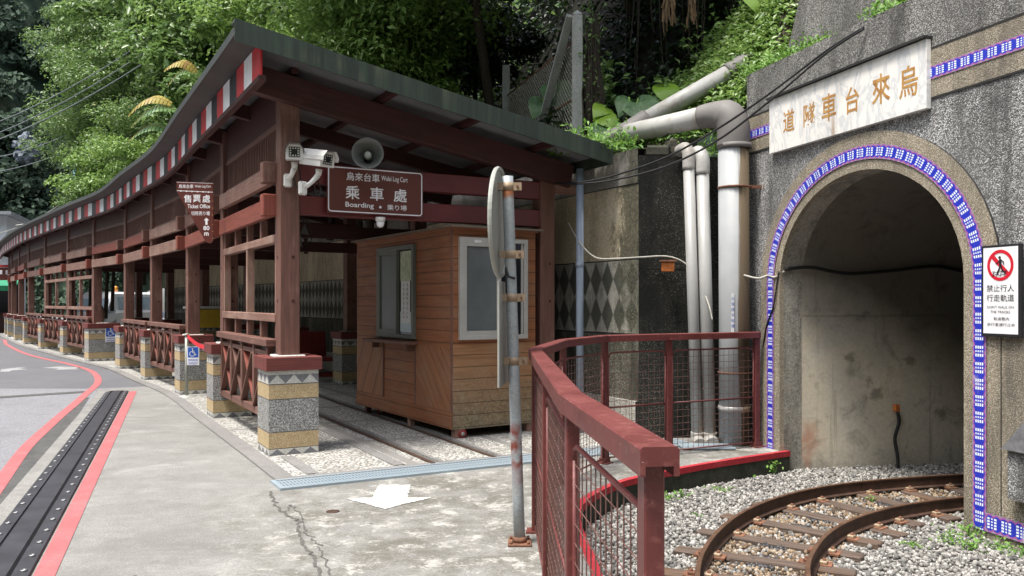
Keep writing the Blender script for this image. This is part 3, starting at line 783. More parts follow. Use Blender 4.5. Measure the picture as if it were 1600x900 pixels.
for poly in ([(x_, 575.5 + (y_ - 575.5) * .62) for x_, y_ in pl_] for pl_ in (((2, 577), (28, 572.5), (42, 572), (30, 574.5), (44, 577), (18, 580), (14, 583), (0, 583)), ((64, 573.5), (92, 570), (126, 571.5), (118, 574.5), (124, 577), (104, 578), (84, 578), (92, 575.5)))):
    b.face([(*G(x, y), -.008) for x, y in poly][::-1], 'paint_f')
b.build('white_road_marking')['kind'] = 'structure'
b = MB()
ao = [Vector((*G(400 + x / 3, 600 + y / 3), 0)) for x, y in ((575, 475), (545, 535), (425, 540), (600, 588), (822, 535), (712, 535), (722, 475))]
ap = []
for a, c in zip(ao, ao[1:] + ao[:1]):
    nn_ = max(3, int((c - a).length / .025)); sd_ = Vector((-(c - a).y, (c - a).x, 0)).normalized()
    for k in range(nn_): ap.append(a.lerp(c, k / nn_) + sd_ * rng.normal() * .006)
b.face([(v.x, v.y, .005) for v in ap], 'paint_w')
b.build('white_arrow')['kind'] = 'structure'
cr = spline([(*G(x, y), 0) for x, y in ((423, 768), (428, 784), (440, 800), (462, 812), (466, 830), (474, 850), (490, 872), (500, 905), (512, 960))], 9)
cr = [p + Vector((rng.normal() * .012, rng.normal() * .012, 0)) for p in cr]
ribbon('pavement_crack', cr, lambda i: .006 + .014 * abs(math.sin(i * 1.7)) + .010 * (i % 3 == 0), .004, 'crack')
cr2 = spline([(*G(x, y), 0) for x, y in ((446, 800), (454, 790), (470, 806), (478, 832), (496, 852), (506, 880), (530, 930))], 9)
ribbon('fine_pavement_crack', [p + Vector((rng.normal() * .012, rng.normal() * .012, 0)) for p in cr2], lambda i: .008 + .008 * (i % 4 == 0), .004, 'crack')
x, y = G(520, 799.5); b = MB(RT(x, y, 0)); b.lathe([(.05, .0), (.05, .004), (.04, .005), (0, .003)], 'rail', 18)
tag(b.build('manhole_cover'), 'small round rusty cover set in the concrete left of the white arrow', 'manhole cover')

# drain grating across the front of the platform
g = empty('drain_grating', SP(1.65, -1.6, 0), TH[0], 'long blue grey steel drain grating across the end of the platform', 'drain grating')
b = MB()
b.slab([(-2.12, -.15), (2.3, -.15), (2.3, .15), (-2.12, .15)], .0, .016, 'grate')
b.build('grate', g)
b = MB()
for y in (-.165, .165): b.box((.09, y, .006), (4.42, .03, .03), 'steel_plate')
b.box((-2.135, 0, .006), (.03, .36, .03), 'steel_plate'); b.build('frame', g)
# rubber cable ramp with bolts
rp = empty('rubber_ramp', (*RB(.22, 2.0), 0), 0, 'long black bolted rubber strip on the concrete beside the red line', 'rubber strip')
def along(b, o0, o1, z0, z1, m, t0=-6.0, t1=LR, side=True):
    P = [Vector((*RB(o * RK, t), z * .6)) - Vector((*RB(.22, 2.0), 0)) for t in (t0, t1) for o, z in ((o0, z0), (o1, z1))]
    b.face([P[0], P[2], P[3], P[1]][::-1], m)
b = MB()
for o0, z0, o1, z1 in ((.01, .004, .02, .03), (.02, .03, .105, .034), (.105, .034, .112, .008), (.112, .008, .135, .008), (.135, .008, .15, .045), (.15, .045, .30, .047), (.30, .047, .31, .01), (.31, .01, .33, .01), (.33, .01, .335, .034), (.335, .034, .43, .03), (.43, .03, .44, .004)):
    along(b, o0, o1, z0, z1, 'rubber')
for t in (-5.9, LR):
    P = [Vector((*RB(o * RK, t), z * .6)) - Vector((*RB(.22, 2.0), 0)) for o, z in ((.01, 0), (.02, .03), (.15, .045), (.30, .047), (.43, .03), (.44, 0))]
    b.face(P, 'rubber')
b.build('rubber_strip', rp)
b = MB(); b.lathe([(.021, 0), (.018, .007), (.010, .009), (.009, .005), (0, .005)], 'stud', 10); bolt = b.build('bolt', rp)
k = 0
for o, z in ((.062 * RK, .020), (.385 * RK, .020)):
    for j in range(44):
        t = -.55 + j * .30
        if t > LR - .1: continue
        bb = bolt if k == 0 else dup(bolt, rp)
        bb.location = Vector((*RB(o, t), z)) - Vector((*RB(.22, 2.0), 0)); k += 1

# ================================================================== THE STATION
C0 = (Cc[0].x, Cc[0].y, 0)
st = empty('station_shelter', C0, 0, 'long curved timber boarding station with a sloping roof on stone pedestals', 'station')
oC = Vector(C0)
def tris(b, x0, x1, z0, z1, n, face, up=True, ma='peb_w', mb='peb_d', y=0.0):
    """a band of n triangles; face maps (x, z) to a point"""
    w = (x1 - x0) / n
    for k in range(n):
        a, c = x0 + k * w, x0 + (k + 1) * w; mid = (a + c) / 2
        b.face([face(a, z0), face(c, z0), face(mid, z1)], ma if up else mb)
        b.face([face(a, z0), face(mid, z1), face(a, z1)], mb if up else ma)
        b.face([face(c, z0), face(c, z1), face(mid, z1)], mb if up else ma)
def pedestal(wx=.5, wy=.5, parent=None):
    """pedestal seen from -y (front) and -x (road side); origin at its centre on the ground"""
    b = MB(); hx, hy = wx / 2, wy / 2
    faces = [(lambda x, z: (x, -hy, z), wx, hx), (lambda x, z: (-x, hy, z), wx, hx), (lambda x, z: (-hx, -x, z), wy, hy), (lambda x, z: (hx, x, z), wy, hy)]
    for fi, (f, w, h) in enumerate(faces):
        n = max(3, round(w / .16))
        def band(z0, z1, m): b.face([f(-h, z0), f(h, z0), f(h, z1), f(-h, z1)], m, [(-h + fi, z0), (h + fi, z0), (h + fi, z1), (-h + fi, z1)])
        band(0, .012, 'peb_w'); tris(b, -h, h, .012, .075, n, f, True, 'peb_d', 'peb_w'); band(.075, .083, 'grout')
        band(.083, .238, 'peb_y'); band(.238, .248, 'grout'); band(.248, .565, 'peb_g'); band(.565, .575, 'grout')
        band(.575, .715, 'peb_y'); band(.715, .725, 'grout'); tris(b, -h, h, .725, .815, n, f, True, 'peb_w', 'peb_d'); band(.815, .86, 'peb_w')
    o = b.build('pedestal', parent)
    c = MB(); e = .032; t = .135
    for s in (-1, 1):
        c.box((0, s * (hy + e - .05), .855 + t / 2), (wx + 2 * e, .1, t), 'cap', None, .006)
        c.box((s * (hx + e - .05), 0, .855 + t / 2), (.1, wy + 2 * e - .2, t), 'cap', None, .006)
    c.box((0, 0, .92), (wx - .1, wy - .1, .12), 'cap'); c.box((0, 0, .985), (.3, .3, .03), 'peb_w', None, .008)
    co = c.build('cap', o)
    return o
ped = None
for i in range(NP):
    if i == 5: o = pedestal(.72, .5, st)
    elif ped is None: o = ped = pedestal(.5, .5, st)
    else: o = dup(ped, st)
    c = Cc[i] + (AC[i] * .11 if i == 5 else AC[i] * 0)
    o.location = Vector((c.x, c.y, 0)) - oC; o.rotation_euler = (0, 0, TH[i])
for i in range(1, 8):
    o = dup(ped, st); p = Vector(SP(2.85, .2, 0, i)); o.location = p - oC; o.rotation_euler = (0, 0, TH[i])
# posts
ZR = lambda L: 4.04 - (L + .65) * .188                     # underside of the roof at distance L from the posts
def post(h, z0):
    b = MB(); b.box((0, 0, z0 + h / 2), (.2, .2, h), 'timber', None, .008); 
    for z, y in ((1.55, 0), (2.0, 0)):
        b.box((.03, -.101, z), (.03, .004, .03), 'timber_dark'); b.box((-.101, .02, z), (.004, .03, .03), 'timber_dark')
    return b.build('post', st)
p0 = post(2.84, .995)
for i in range(NP):
    o = p0 if i == 0 else dup(p0, st); o.location = Vector((Cc[i].x, Cc[i].y, 0)) - oC; o.rotation_euler = (0, 0, TH[i])
pb = None
for i in range(0, 8):
    if i == 0: o = post(3.2, .0)
    elif pb is None: o = pb = post(2.2, .995)
    else: o = dup(pb, st)
    o.location = Vector(SP(3.08 if i == 0 else 2.85, 0 if i == 0 else .2, 0, i)) - oC; o.rotation_euler = (0, 0, TH[i])
# roof: swept along the curve
ev = line_at(-.65, -.75, 1.6); bk = line_at(3.5, -.75, 1.6); st_in = line_at(-.42, -.72, 1.6)
def off(P, z): return [Vector((p.x, p.y, z)) - oC for p in P]
b = MB(); n = len(ev); acc = 0
for i in range(n - 1):
    L = (ev[i + 1] - ev[i]).length
    a0, a1, c0, c1 = ev[i] - oC, ev[i + 1] - oC, bk[i] - oC, bk[i + 1] - oC
    q = lambda p, z: Vector((p.x, p.y, z))
    m0, m1 = a0.lerp(c0, .06), a1.lerp(c1, .06); zm = 4.04 - .78 * .06
    b.face([q(m0, zm), q(c0, 3.26), q(c1, 3.26), q(m1, zm)][::-1], 'soffit', [(acc, 0), (acc, 4.2), (acc + L, 4.2), (acc + L, 0)][::-1])
    b.face([q(a0, 4.04), q(m0, zm), q(m1, zm), q(a1, 4.04)][::-1], 'soffit_dark')
    b.face([q(a0, 4.10), q(c0, 3.32), q(c1, 3.32), q(a1, 4.10)], 'roof_dark')
    b.face([q(a0, 4.02), q(a0, 4.10), q(a1, 4.10), q(a1, 4.02)], 'roof_dark')
    b.face([q(c0, 3.24), q(c0, 3.32), q(c1, 3.32), q(c1, 3.24)][::-1], 'roof_dark')
    acc += L
b.face([q(ev[-1] - oC, 4.04), q(bk[-1] - oC, 3.26), q(bk[-1] - oC, 3.32), q(ev[-1] - oC, 4.10)], 'roof_dark')
b.build('roof', st)
b = MB(RT(0, 0, 0, TH[0]))                                  # green flashing on the near gable (local: x across, y along)
sl_ = .188
def gx(L, dz): return 4.04 - (L + .65) * sl_ + dz
for (y0, y1, d0, d1, m) in ((-.775, -.755, -.12, .085, 'roof_green'), (-.755, -.60, .062, .085, 'roof_green')):
    P = [(-.67, gx(-.67, d0)), (3.52, gx(3.52, d0)), (3.52, gx(3.52, d1)), (-.67, gx(-.67, d1))]
    b.prism(P, y0, y1, m)
b.prism([(3.52, gx(3.52, -.12)), (3.55, gx(3.52, -.12)), (3.55, gx(3.52, .085)), (3.52, gx(3.52, .085))], -.775, .5, 'roof_green')
b.build('gable_flashing', st)
# striped fascia under the eave
fs = resample(line_at(-.42, -.66, 1.6), .375)
b = MB(); pat = ['red', 'white', 'red', 'black', 'white', 'red', 'black', 'white', 'red', 'black', 'white', 'red', 'red']
seq = ['red', 'white']; 
while len(seq) < len(fs): seq += ['red', 'black', 'white']
for i in range(len(fs) - 1):
    a, c = fs[i] - oC, fs[i + 1] - oC
    b.face([q(c, 3.67), q(a, 3.67), q(a, 3.985), q(c, 3.985)], seq[i]); 
    d = (c - a).normalized(); w = Vector((d.y, -d.x, 0)) * .02
    b.face([q(a + w, 3.67), q(c + w, 3.67), q(c + w, 3.985), q(a + w, 3.985)], 'black')
a = fs[0] - oC; b.face([q(a, 3.67), q(a + w, 3.67), q(a + w, 3.985), q(a, 3.985)], 'red')
b.build('striped_fascia', st)
b = MB(); P = line_at(-.40, -.66, 1.6)
for a, c in zip(P, P[1:]): b.beam(q(a - oC, 3.645), q(c - oC, 3.645), .07, .05, 'timber_dark')
b.build('fascia_rail', st)
# rafters, purlins
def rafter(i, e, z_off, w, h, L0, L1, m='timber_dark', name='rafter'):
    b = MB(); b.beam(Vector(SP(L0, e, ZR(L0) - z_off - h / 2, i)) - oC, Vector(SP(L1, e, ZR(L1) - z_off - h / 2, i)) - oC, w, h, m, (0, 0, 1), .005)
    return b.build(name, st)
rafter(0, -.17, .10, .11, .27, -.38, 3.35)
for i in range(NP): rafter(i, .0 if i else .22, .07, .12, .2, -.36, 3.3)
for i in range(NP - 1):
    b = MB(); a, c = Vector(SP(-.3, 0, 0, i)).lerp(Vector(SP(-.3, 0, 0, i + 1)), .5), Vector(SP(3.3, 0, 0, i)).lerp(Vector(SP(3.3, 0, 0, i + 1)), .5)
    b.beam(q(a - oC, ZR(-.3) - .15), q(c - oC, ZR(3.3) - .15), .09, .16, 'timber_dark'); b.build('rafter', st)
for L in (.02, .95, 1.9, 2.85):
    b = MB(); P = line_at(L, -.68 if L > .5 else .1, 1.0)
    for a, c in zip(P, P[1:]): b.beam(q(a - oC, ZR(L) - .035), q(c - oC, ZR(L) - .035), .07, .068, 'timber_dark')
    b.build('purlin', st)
# bays along the road
def bay(i, kind):
    a, c = Cc[i], Cc[i + 1]; d = (c - a); L = d.length; th = math.atan2(-d.x, d.y)
    X = RT(a.x - oC.x, a.y - oC.y, 0, th)                    # local: y from post to post, x across (road side is -x)
    y0, y1 = .1, L - .1
    mats = ['timber', 'timber_red', 'timber_pale']
    for k, (z0, z1) in enumerate(((2.78, 2.97), (2.44, 2.64))):
        b = MB(X); m = random.choice(mats) if i else ('timber_pale', 'timber_red')[k]
        b.box((-.10, (y0 + y1) / 2 + .02, (z0 + z1) / 2), (.07, y1 - y0 + .1, z1 - z0), m, None, .006)
        b.box((-.165, y0 + .03, (z0 + z1) / 2), (.15, .13, z1 - z0 + .03), 'timber_red' if k else 'timber', None, .01)
        b.build('tie_board', st)
    b = MB(X)                                                # lattice
    zb, zt = 3.03, 3.36
    b.box((-.03, L / 2, zb - .02), (.06, L - .2, .045), 'timber'); b.box((-.03, L / 2, zt + .03), (.06, L - .2, .06), 'timber')
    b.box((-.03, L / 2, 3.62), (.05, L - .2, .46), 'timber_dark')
    nv = int((L - .2) / .085)
    for k in range(nv + 1): b.box((-.035, y0 + (L - .2) * k / nv, (zb + zt) / 2), (.022, .026, zt - zb), 'timber')
    for k in range(1, 4): b.box((-.02, L / 2, zb + (zt - zb) * k / 4), (.022, L - .2, .022), 'timber')
    b.box((-.02, y0 + .03, 2.75), (.05, .06, .55), 'timber'); b.box((-.02, y1 - .03, 2.75), (.05, .06, .55), 'timber')
    b.build('lattice_panel', st)
    if kind == 'full':
        b = MB(X)
        b.box((-.05, L / 2, 2.205), (.09, L - .2, .085), 'timber_pale', None, .005)
        for k in range(5): b.box((-.05, y0 + .05 + (L - .3) * k / 4, 2.345), (.07, .07, .20), 'timber')
        b.box((-.05, L / 2, 1.375), (.12, L - .2, .085), 'timber_pale', None, .005)
        for y in (y0 + .035, L / 2, y1 - .035): b.box((-.05, y, 1.79), (.08, .075, .745), 'timber_pale')
        for k in range(5): b.box((-.05, y0 + .05 + (L - .3) * k / 4, 1.243), (.07, .08, .18), 'timber')
        b.build('window_frame', st)
    if kind in ('full', 'rail'):
        b = MB(X); xo = -.12
        b.box((xo, L / 2, 1.115), (.14, L - .28, .075), 'timber', None, .006)
        n = 4; y0r, y1r = .27, L - .27; w = (y1r - y0r) / n
        for k in range(n + 1): b.box((xo, y0r + w * k, .69), (.07, .085, .77), 'timber', None, .004)
        b.box((xo, L / 2, .345), (.06, y1r - y0r, .08), 'timber'); b.box((xo, L / 2, 1.0), (.05, y1r - y0r, .05), 'timber')
        for k in range(n):
            ya, yb = y0r + w * k + .04, y0r + w * (k + 1) - .04
            b.beam((xo + .012, ya, .39), (xo + .012, yb, .975), .022, .07, 'timber_red' if k % 2 else 'timber', (1, 0, 0)); b.beam((xo - .014, yb, .39), (xo - .014, ya, .975), .022, .07, 'timber', (1, 0, 0))
        b.build('railing_panel', st)
for i, k in enumerate(('full', 'open', 'rail', 'rail', 'open', 'full', 'full', 'rail', 'open', 'open', 'open')): bay(i, k)
# cross beams of the near end and inside
X0 = RT(0, 0, 0, TH[0])
for z, h, y in ((2.875, .21, -.02), (2.54, .2, -.02)):
    b = MB(X0); b.box((1.6, y, z), (3.0, .12, h), 'beam_red', None, .006); b.build('end_beam', st)
b = MB(X0); b.box((3.22, -.05, 3.09), (.3, .14, .2), 'timber'); b.box((3.35, -.1, 2.9), (.36, .1, .1), 'timber_pale'); b.build('beam_end', st)
for i in range(1, 7):
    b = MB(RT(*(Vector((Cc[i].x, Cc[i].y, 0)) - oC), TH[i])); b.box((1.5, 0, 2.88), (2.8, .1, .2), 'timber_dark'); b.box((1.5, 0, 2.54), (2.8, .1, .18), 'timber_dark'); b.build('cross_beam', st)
# embedded rails in the platform
for L, nm in ((1.0, 'nearer the road'), (1.65, 'running under the booth')):
    b = MB(); P = line_at(L, -1.4, 0, 7)
    for a, c in zip(P, P[1:]):
        d = (c - a).normalized(); s = Vector((-d.y, d.x, 0)) 
        for o, w, z, m in ((.0, .05, .020, 'rail'), (.05, .045, .016, 'crack'), (.105, .05, .019, 'concrete_trim')):
            u = Vector((0, 0, z)); A, B = a - s * o + u, c - s * o + u
            b.face([A - s * w, B - s * w, B, A][::-1], m)
    tag(b.build('grooved_rail'), 'dark steel rail set flush in the pebbled platform, %s' % nm, 'rail', 'rails sunk in the platform')

# ---- back wall with harlequin tiles
wl = line_at(3.66, -1.1, 0, 8)
wl = [Vector((1.43, 9.4, 0)) if k == 0 else p for k, p in enumerate(wl)]
bw = empty('retaining_wall', (1.43, 9.4, 0), 0, 'stained concrete retaining wall with a band of grey and white diamonds behind the booth', 'retaining wall')
def wallstrip(b, P, z0, z1, m, inset=0.0, o=Vector((1.43, 9.4, 0))):
    acc = 0
    for a, c in zip(P, P[1:]):
        L = (c - a).length; d = (c - a).normalized(); s = Vector((-d.y, d.x, 0)) * inset
        A, C_ = a - o + s, c - o + s
        b.face([q(C_, z0), q(A, z0), q(A, z1), q(C_, z1)], m, [(acc + L, z0), (acc, z0), (acc, z1), (acc + L, z1)]); acc += L
b = MB(); wallstrip(b, wl, 0, .42, 'plinth', .05)
for a, c in zip(wl, wl[1:]):
    d = (c - a).normalized(); s = Vector((-d.y, d.x, 0)) * .05; o = Vector((1.43, 9.4, 0))
    b.face([q(a - o, .42), q(a - o + s, .42), q(c - o + s, .42), q(c - o, .42)], 'plinth')
b.build('plinth', bw)
b = MB(); wallstrip(b, wl, .42, 1.16, 'wains'); wallstrip(b, wl, 1.16, 1.18, 'joint', -.004); b.build('lower_wall', bw)
b = MB(); wallstrip(b, wl, 1.18, 2.02, 'diamond'); wallstrip(b, wl, 2.02, 2.035, 'joint', -.004); b.build('diamond_band', bw)
b = MB(); wallstrip(b, wl, 2.035, 2.88, 'tan_wall'); wallstrip(b, wl, 2.88, 2.89, 'joint', -.004); b.build('upper_wall', bw)
b = MB(); wallstrip(b, wl, 2.89, 3.28, 'grey_wall', .012)
for a, c in zip(wl, wl[1:]):
    o = Vector((1.43, 9.4, 0)); d = (c - a).normalized(); s = Vector((d.y, -d.x, 0)) * .5; i_ = Vector((-d.y, d.x, 0)) * .012
    b.face([q(a - o + i_, 3.28), q(c - o + i_, 3.28), q(c - o + s, 3.28), q(a - o + s, 3.28)][::-1], 'grey_wall')
b.build('coping', bw)
# black wet wall closing the corner beside the tunnel
dw = MB(); A_, B_ = Vector((1.43, 9.4, 0)), Vector((2.95, 9.62, 0))
wallstrip(dw, [B_, A_], 0, 1.9, 'dark_wall', 0, Vector()); wallstrip(dw, [B_, A_], 1.9, 1.915, 'joint', -.004, Vector()); wallstrip(dw, [B_, A_], 1.915, 3.2, 'dark_wall', .0, Vector())
dw.face([(1.43, 9.4, 3.2), (2.95, 9.62, 3.2), (2.9, 10.3, 3.2), (1.8, 10.2, 3.2)], 'kerb')
dw.box((1.95, 9.66, 3.3), (.35, .3, .24), 'grey_wall', None, .03); dw.box((1.66, 9.6, 3.26), (.3, .28, .14), 'kerb', None, .03)
tag(dw.build('wet_wall'), 'black moss stained wet concrete wall between the diamond wall and the grey pipes', 'wall')
# ================================================================== TUNNEL PORTAL  (local: x along the wall to the right, y into the hill)
XP = RT(2.735, 8.78, 0, math.atan2(-.958, .287))
oP = Vector((2.735, 8.78, 0))
UC, UA, VS, VB = 1.36, 1.18, 1.72, 1.0
def ring(off, n=28, zb=-.3):
    P = [(UC - UA - off, zb), (UC - UA - off, .4), (UC - UA - off, 1.1)]
    P += [(UC - (UA + off) * math.cos(math.pi * k / n), VS + (VB + off) * math.sin(math.pi * k / n)) for k in range(n + 1)]
    return P + [(UC + UA + off, 1.1), (UC + UA + off, .4), (UC + UA + off, zb)]
pt = empty('tunnel_portal', oP, math.atan2(-.958, .287), 'grey stone wall of the arched cart tunnel with its beige surround and beaded blue border', 'tunnel portal')
U0, U1, ZT = -.46, 5.4, 4.05
b = MB(); ro = ring(.33)
def top(u):
    k = abs(u - UC) / (UA + .33)
    return None if k >= 1 else VS + (VB + .33) * math.sqrt(max(0, 1 - k * k))
b.face([(U0, 0, -.3), (UC - UA - .33, 0, -.3), (UC - UA - .33, 0, 3.175), (U0, 0, 3.175)], 'portal')
b.face([(UC + UA + .33, 0, -.3), (U1, 0, -.3), (U1, 0, 3.175), (UC + UA + .33, 0, 3.175)], 'portal')
for (a, c) in zip(ro[2:-2], ro[3:-2]):
    if abs(c[0] - a[0]) < 1e-6: continue
    b.face([(a[0], 0, a[1]), (c[0], 0, c[1]), (c[0], 0, 3.175), (a[0], 0, 3.175)], 'portal')
b.face([(U0, 0, 3.574), (U1, 0, 3.574), (U1, 0, ZT), (U0, 0, ZT)], 'portal_up')
b.face([(U0, 0, ZT), (U1, 0, ZT), (U1, .5, ZT + .04), (U0, .5, ZT + .04)], 'portal_up')
b.face([(U0, .6, -.3), (U0, 0, -.3), (U0, 0, ZT), (U0, .6, ZT)], 'portal_up')
b.build('wall_face', pt)
b = MB(); b.face([(U0, -.006, 3.175), (U1, -.006, 3.175), (U1, -.006, 3.574), (U0, -.006, 3.574)], 'beige')
for z in (3.175, 3.574): b.box(((U0 + U1) / 2, -.002, z), (U1 - U0, .014, .016), 'joint')
b.build('belt', pt)
def bandstrip(b, P, y):
    """P: list of (inner, outer) pairs; band texture runs along them"""
    acc = 0
    for (a, c) in zip(P, P[1:]):
        L = math.hypot((c[0][0] + c[1][0] - a[0][0] - a[1][0]) / 2, (c[0][1] + c[1][1] - a[0][1] - a[1][1]) / 2)
        b.face([(a[0][0], y, a[0][1]), (c[0][0], y, c[0][1]), (c[1][0], y, c[1][1]), (a[1][0], y, a[1][1])][::-1], 'band', [(acc, 0), (acc + L, 0), (acc + L, 1), (acc, 1)][::-1]); acc += L
b = MB(); bandstrip(b, [((U0, 3.43), (U0, 3.325)), ((U1, 3.43), (U1, 3.325))], -.012); b.build('belt_band', pt)
b = MB(); r0, r1 = ring(0), ring(.33)
for (a, c, d, e) in zip(r0, r0[1:], r1, r1[1:]):
    b.face([(a[0], -.022, a[1]), (c[0], -.022, c[1]), (e[0], -.022, e[1]), (d[0], -.022, d[1])][::-1], 'beige')
    b.face([(a[0], -.022, a[1]), (a[0], .03, a[1]), (c[0], .03, c[1]), (c[0], -.022, c[1])][::-1], 'beige'); b.face([(a[0], .03, a[1]), (a[0], .24, a[1]), (c[0], .24, c[1]), (c[0], .03, c[1])][::-1], 'reveal')
    b.face([(d[0], -.022, d[1]), (d[0], .002, d[1]), (e[0], .002, e[1]), (e[0], -.022, e[1])], 'joint')
b.build('arch_surround', pt)
b = MB(); ra_, rb_ = ring(.215, zb=-.15), ring(.09, zb=-.15)
bandstrip(b, list(zip(ra_, rb_)), -.032)
bandstrip(b, [((UC + UA + .215, -.01), (UC + UA + .215, -.15)), ((U1, -.01), (U1, -.15))], -.032)
bandstrip(b, [((-.13, .02), (-.13, -.10)), ((UC - UA - .215, .02), (UC - UA - .215, -.10))], -.032)
b.build('beaded_band', pt)
b = MB()
b.box((3.9, -.006, .52), (2.05, .022, 1.58), 'beige'); b.box((2.872, -.004, .5), (.012, .02, 1.6), 'joint')
b.box((4.1, -.005, -.2), (3.0, .024, .09), 'beige'); b.build('beige_panel', pt)
b = MB(); b.prism([(3.0, .15), (3.9, .15), (3.9, .50), (3.0, .50)], -.10, -.018, 'portal'); b.prism([(2.97, .50), (3.93, .50), (3.93, 1.05), (3.45, 1.05)], -.13, -.018, 'peb_d'); b.build('granite_slab', pt)
uw = MB(XP); uw.prism([(-.75, 3.9), (5.4, 4.0), (5.4, 6.6), (.35, 6.6), (.1, 5.8), (-.45, 4.5)], .55, 1.2, 'portal_up'); tag(uw.build('upper_retaining_wall'), 'dark grey upper wall set back above the tunnel portal', 'retaining wall')
# the lining, swept along the curved bore
Lp = [(2.965, 8.665), (3.05, 8.69), (4.0, 8.86), (4.96, 9.0), (6.0, 9.02), (7.2, 8.7), (8.5, 8.0), (9.5, 7.0), (10.2, 5.8)]
Ld = [(.287, -.958), (.287, -.958), (.24, -.97), (.12, -.99), (-.1, -.99), (-.35, -.93), (-.58, -.81), (-.75, -.66), (-.88, -.47)]
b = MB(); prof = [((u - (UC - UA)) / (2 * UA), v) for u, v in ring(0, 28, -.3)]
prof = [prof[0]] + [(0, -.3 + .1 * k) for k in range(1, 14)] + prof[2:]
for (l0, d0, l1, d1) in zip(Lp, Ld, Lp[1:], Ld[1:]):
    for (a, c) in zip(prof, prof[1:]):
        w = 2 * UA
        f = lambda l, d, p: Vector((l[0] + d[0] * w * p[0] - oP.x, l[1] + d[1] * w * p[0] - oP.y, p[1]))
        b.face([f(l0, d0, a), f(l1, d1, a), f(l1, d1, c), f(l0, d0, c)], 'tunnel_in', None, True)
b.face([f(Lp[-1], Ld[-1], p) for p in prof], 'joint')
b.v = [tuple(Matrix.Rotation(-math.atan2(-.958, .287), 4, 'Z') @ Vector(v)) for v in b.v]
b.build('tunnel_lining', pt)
# marble plaque
mp = empty('marble_plaque', XP @ Vector((.047, -.0, 3.09)), math.atan2(-.958, .287), 'white veined marble plaque with six gold characters above the tunnel arch', 'plaque')
b = MB(); b.box((1.077, -.03, .28), (2.155, .05, .56), 'marble', None, .004)
b.uv = [[(p[0] * .5, p[1] * .5) for p in u] for u in b.uv]
b.face([(0.005, -.0555, .004), (2.15, -.0555, .004), (2.15, -.0555, .556), (.005, -.0555, .556)], 'marble', [(0, 0), (2.15, 0), (2.15, .56), (0, .56)]); b.build('slab', mp)
b = MB(); b.box((1.077, -.045, .572), (2.175, .09, .02), 'joint'); b.build('dark_top_strip', mp)  # dark strip standing proud along the top of the plaque
for ch, u, h in (('道', .387, .225), ('隧', .714, .225), ('車', 1.007, .26), ('台', 1.332, .24), ('來', 1.694, .26), ('烏', 2.01, .26)):
    b = MB(); b.text(ch, u - .047, .27 - h / 2 + random.uniform(-.01, .02), h, 'gold', -.0575, bold=.012, wide=.82); b.build('gold_character', mp)
# no walking sign
ns = empty('warning_sign', XP @ Vector((2.737, -.03, 1.29)), math.atan2(-.958, .287), 'white sign with a crossed out walker in a red ring beside the tunnel arch', 'sign')
b = MB(); b.box((.165, -.012, .331), (.335, .03, .665), 'sign_black', None, .004); b.build('frame', ns)
b = MB(); b.face([(.018, -.0285, .022), (.312, -.0285, .022), (.312, -.0285, .645), (.018, -.0285, .645)], 'sign_white'); b.build('panel', ns)
cx_, cz_, ro_ = .165, .515, .112
b = MB()
for k in range(40):
    a0, a1 = 2 * math.pi * k / 40, 2 * math.pi * (k + 1) / 40
    P = [(cx_ + r * math.cos(a), -.0305, cz_ + r * math.sin(a)) for r, a in ((ro_ * .79, a0), (ro_, a0), (ro_, a1), (ro_ * .79, a1))]
    b.face(P, 'sign_red')
dd = ro_ * .8 * .7071; w_ = .011
b.face([(cx_ - dd - w_, -.0303, cz_ + dd - w_), (cx_ + dd - w_, -.0303, cz_ - dd - w_), (cx_ + dd + w_, -.0303, cz_ - dd + w_), (cx_ - dd + w_, -.0303, cz_ + dd + w_)], 'sign_red'); b.build('prohibition_ring', ns)
b = MB(); Y = -.0318
def stroke(b, P, w, m, y):
    for (a, c) in zip(P, P[1:]):
        d = Vector((c[0] - a[0], 0, c[1] - a[1])).normalized(); n_ = Vector((-d.z, 0, d.x)) * w / 2
        A, C_ = Vector((a[0], y, a[1])) - d * w * .2, Vector((c[0], y, c[1])) + d * w * .2
        b.face([A - n_, C_ - n_, C_ + n_, A + n_], m)
def disc(b, x, z, r, m, y, n=16): b.face([(x + r * math.cos(2 * math.pi * k / n), y, z + r * math.sin(2 * math.pi * k / n)) for k in range(n)], m)
disc(b, cx_ - .003, cz_ + .056, .0105, 'sign_black', Y)
b.face([(cx_ - .009, Y, cz_ + .044), (cx_ - .008, Y, cz_ - .006), (cx_ + .014, Y, cz_ - .006), (cx_ + .011, Y, cz_ + .044)], 'sign_black')
for P, w in (([(0, .036), (-.022, .018), (-.036, .012)], .008), ([(.006, .038), (.028, .024), (.033, .004)], .008), ([(0, -.006), (-.012, -.036), (-.022, -.062)], .012), ([(.008, -.006), (.02, -.036), (.046, -.056)], .012)):
    stroke(b, [(cx_ + x, cz_ + z) for x, z in P], w, 'sign_black', Y - .0002)
for P in ([(-.066, -.046), (-.03, -.05), (.0, -.042), (.04, -.05), (.062, -.036)], [(-.06, -.074), (-.03, -.064), (0, -.072), (.05, -.064)], [(-.05, -.04), (-.062, -.08)], [(-.02, -.04), (-.03, -.08)], [(.014, -.04), (.002, -.08)], [(.046, -.04), (.034, -.078)]):
    stroke(b, [(cx_ + x, cz_ + z) for x, z in P], .0045, 'sign_black', Y - .0004)
b.build('walker_pictogram', ns)
b = MB(); yy = -.0305
b.text('禁止行人', cx_, .325, .050, 'sign_black', yy, width=.232); b.text('行走軌道', cx_, .255, .050, 'sign_black', yy, width=.232)
b.text("DON'T WALK ON", cx_, .205, .018, 'sign_black', yy, width=.225); b.text('THE TRACKS', cx_, .170, .018, 'sign_black', yy, width=.165)
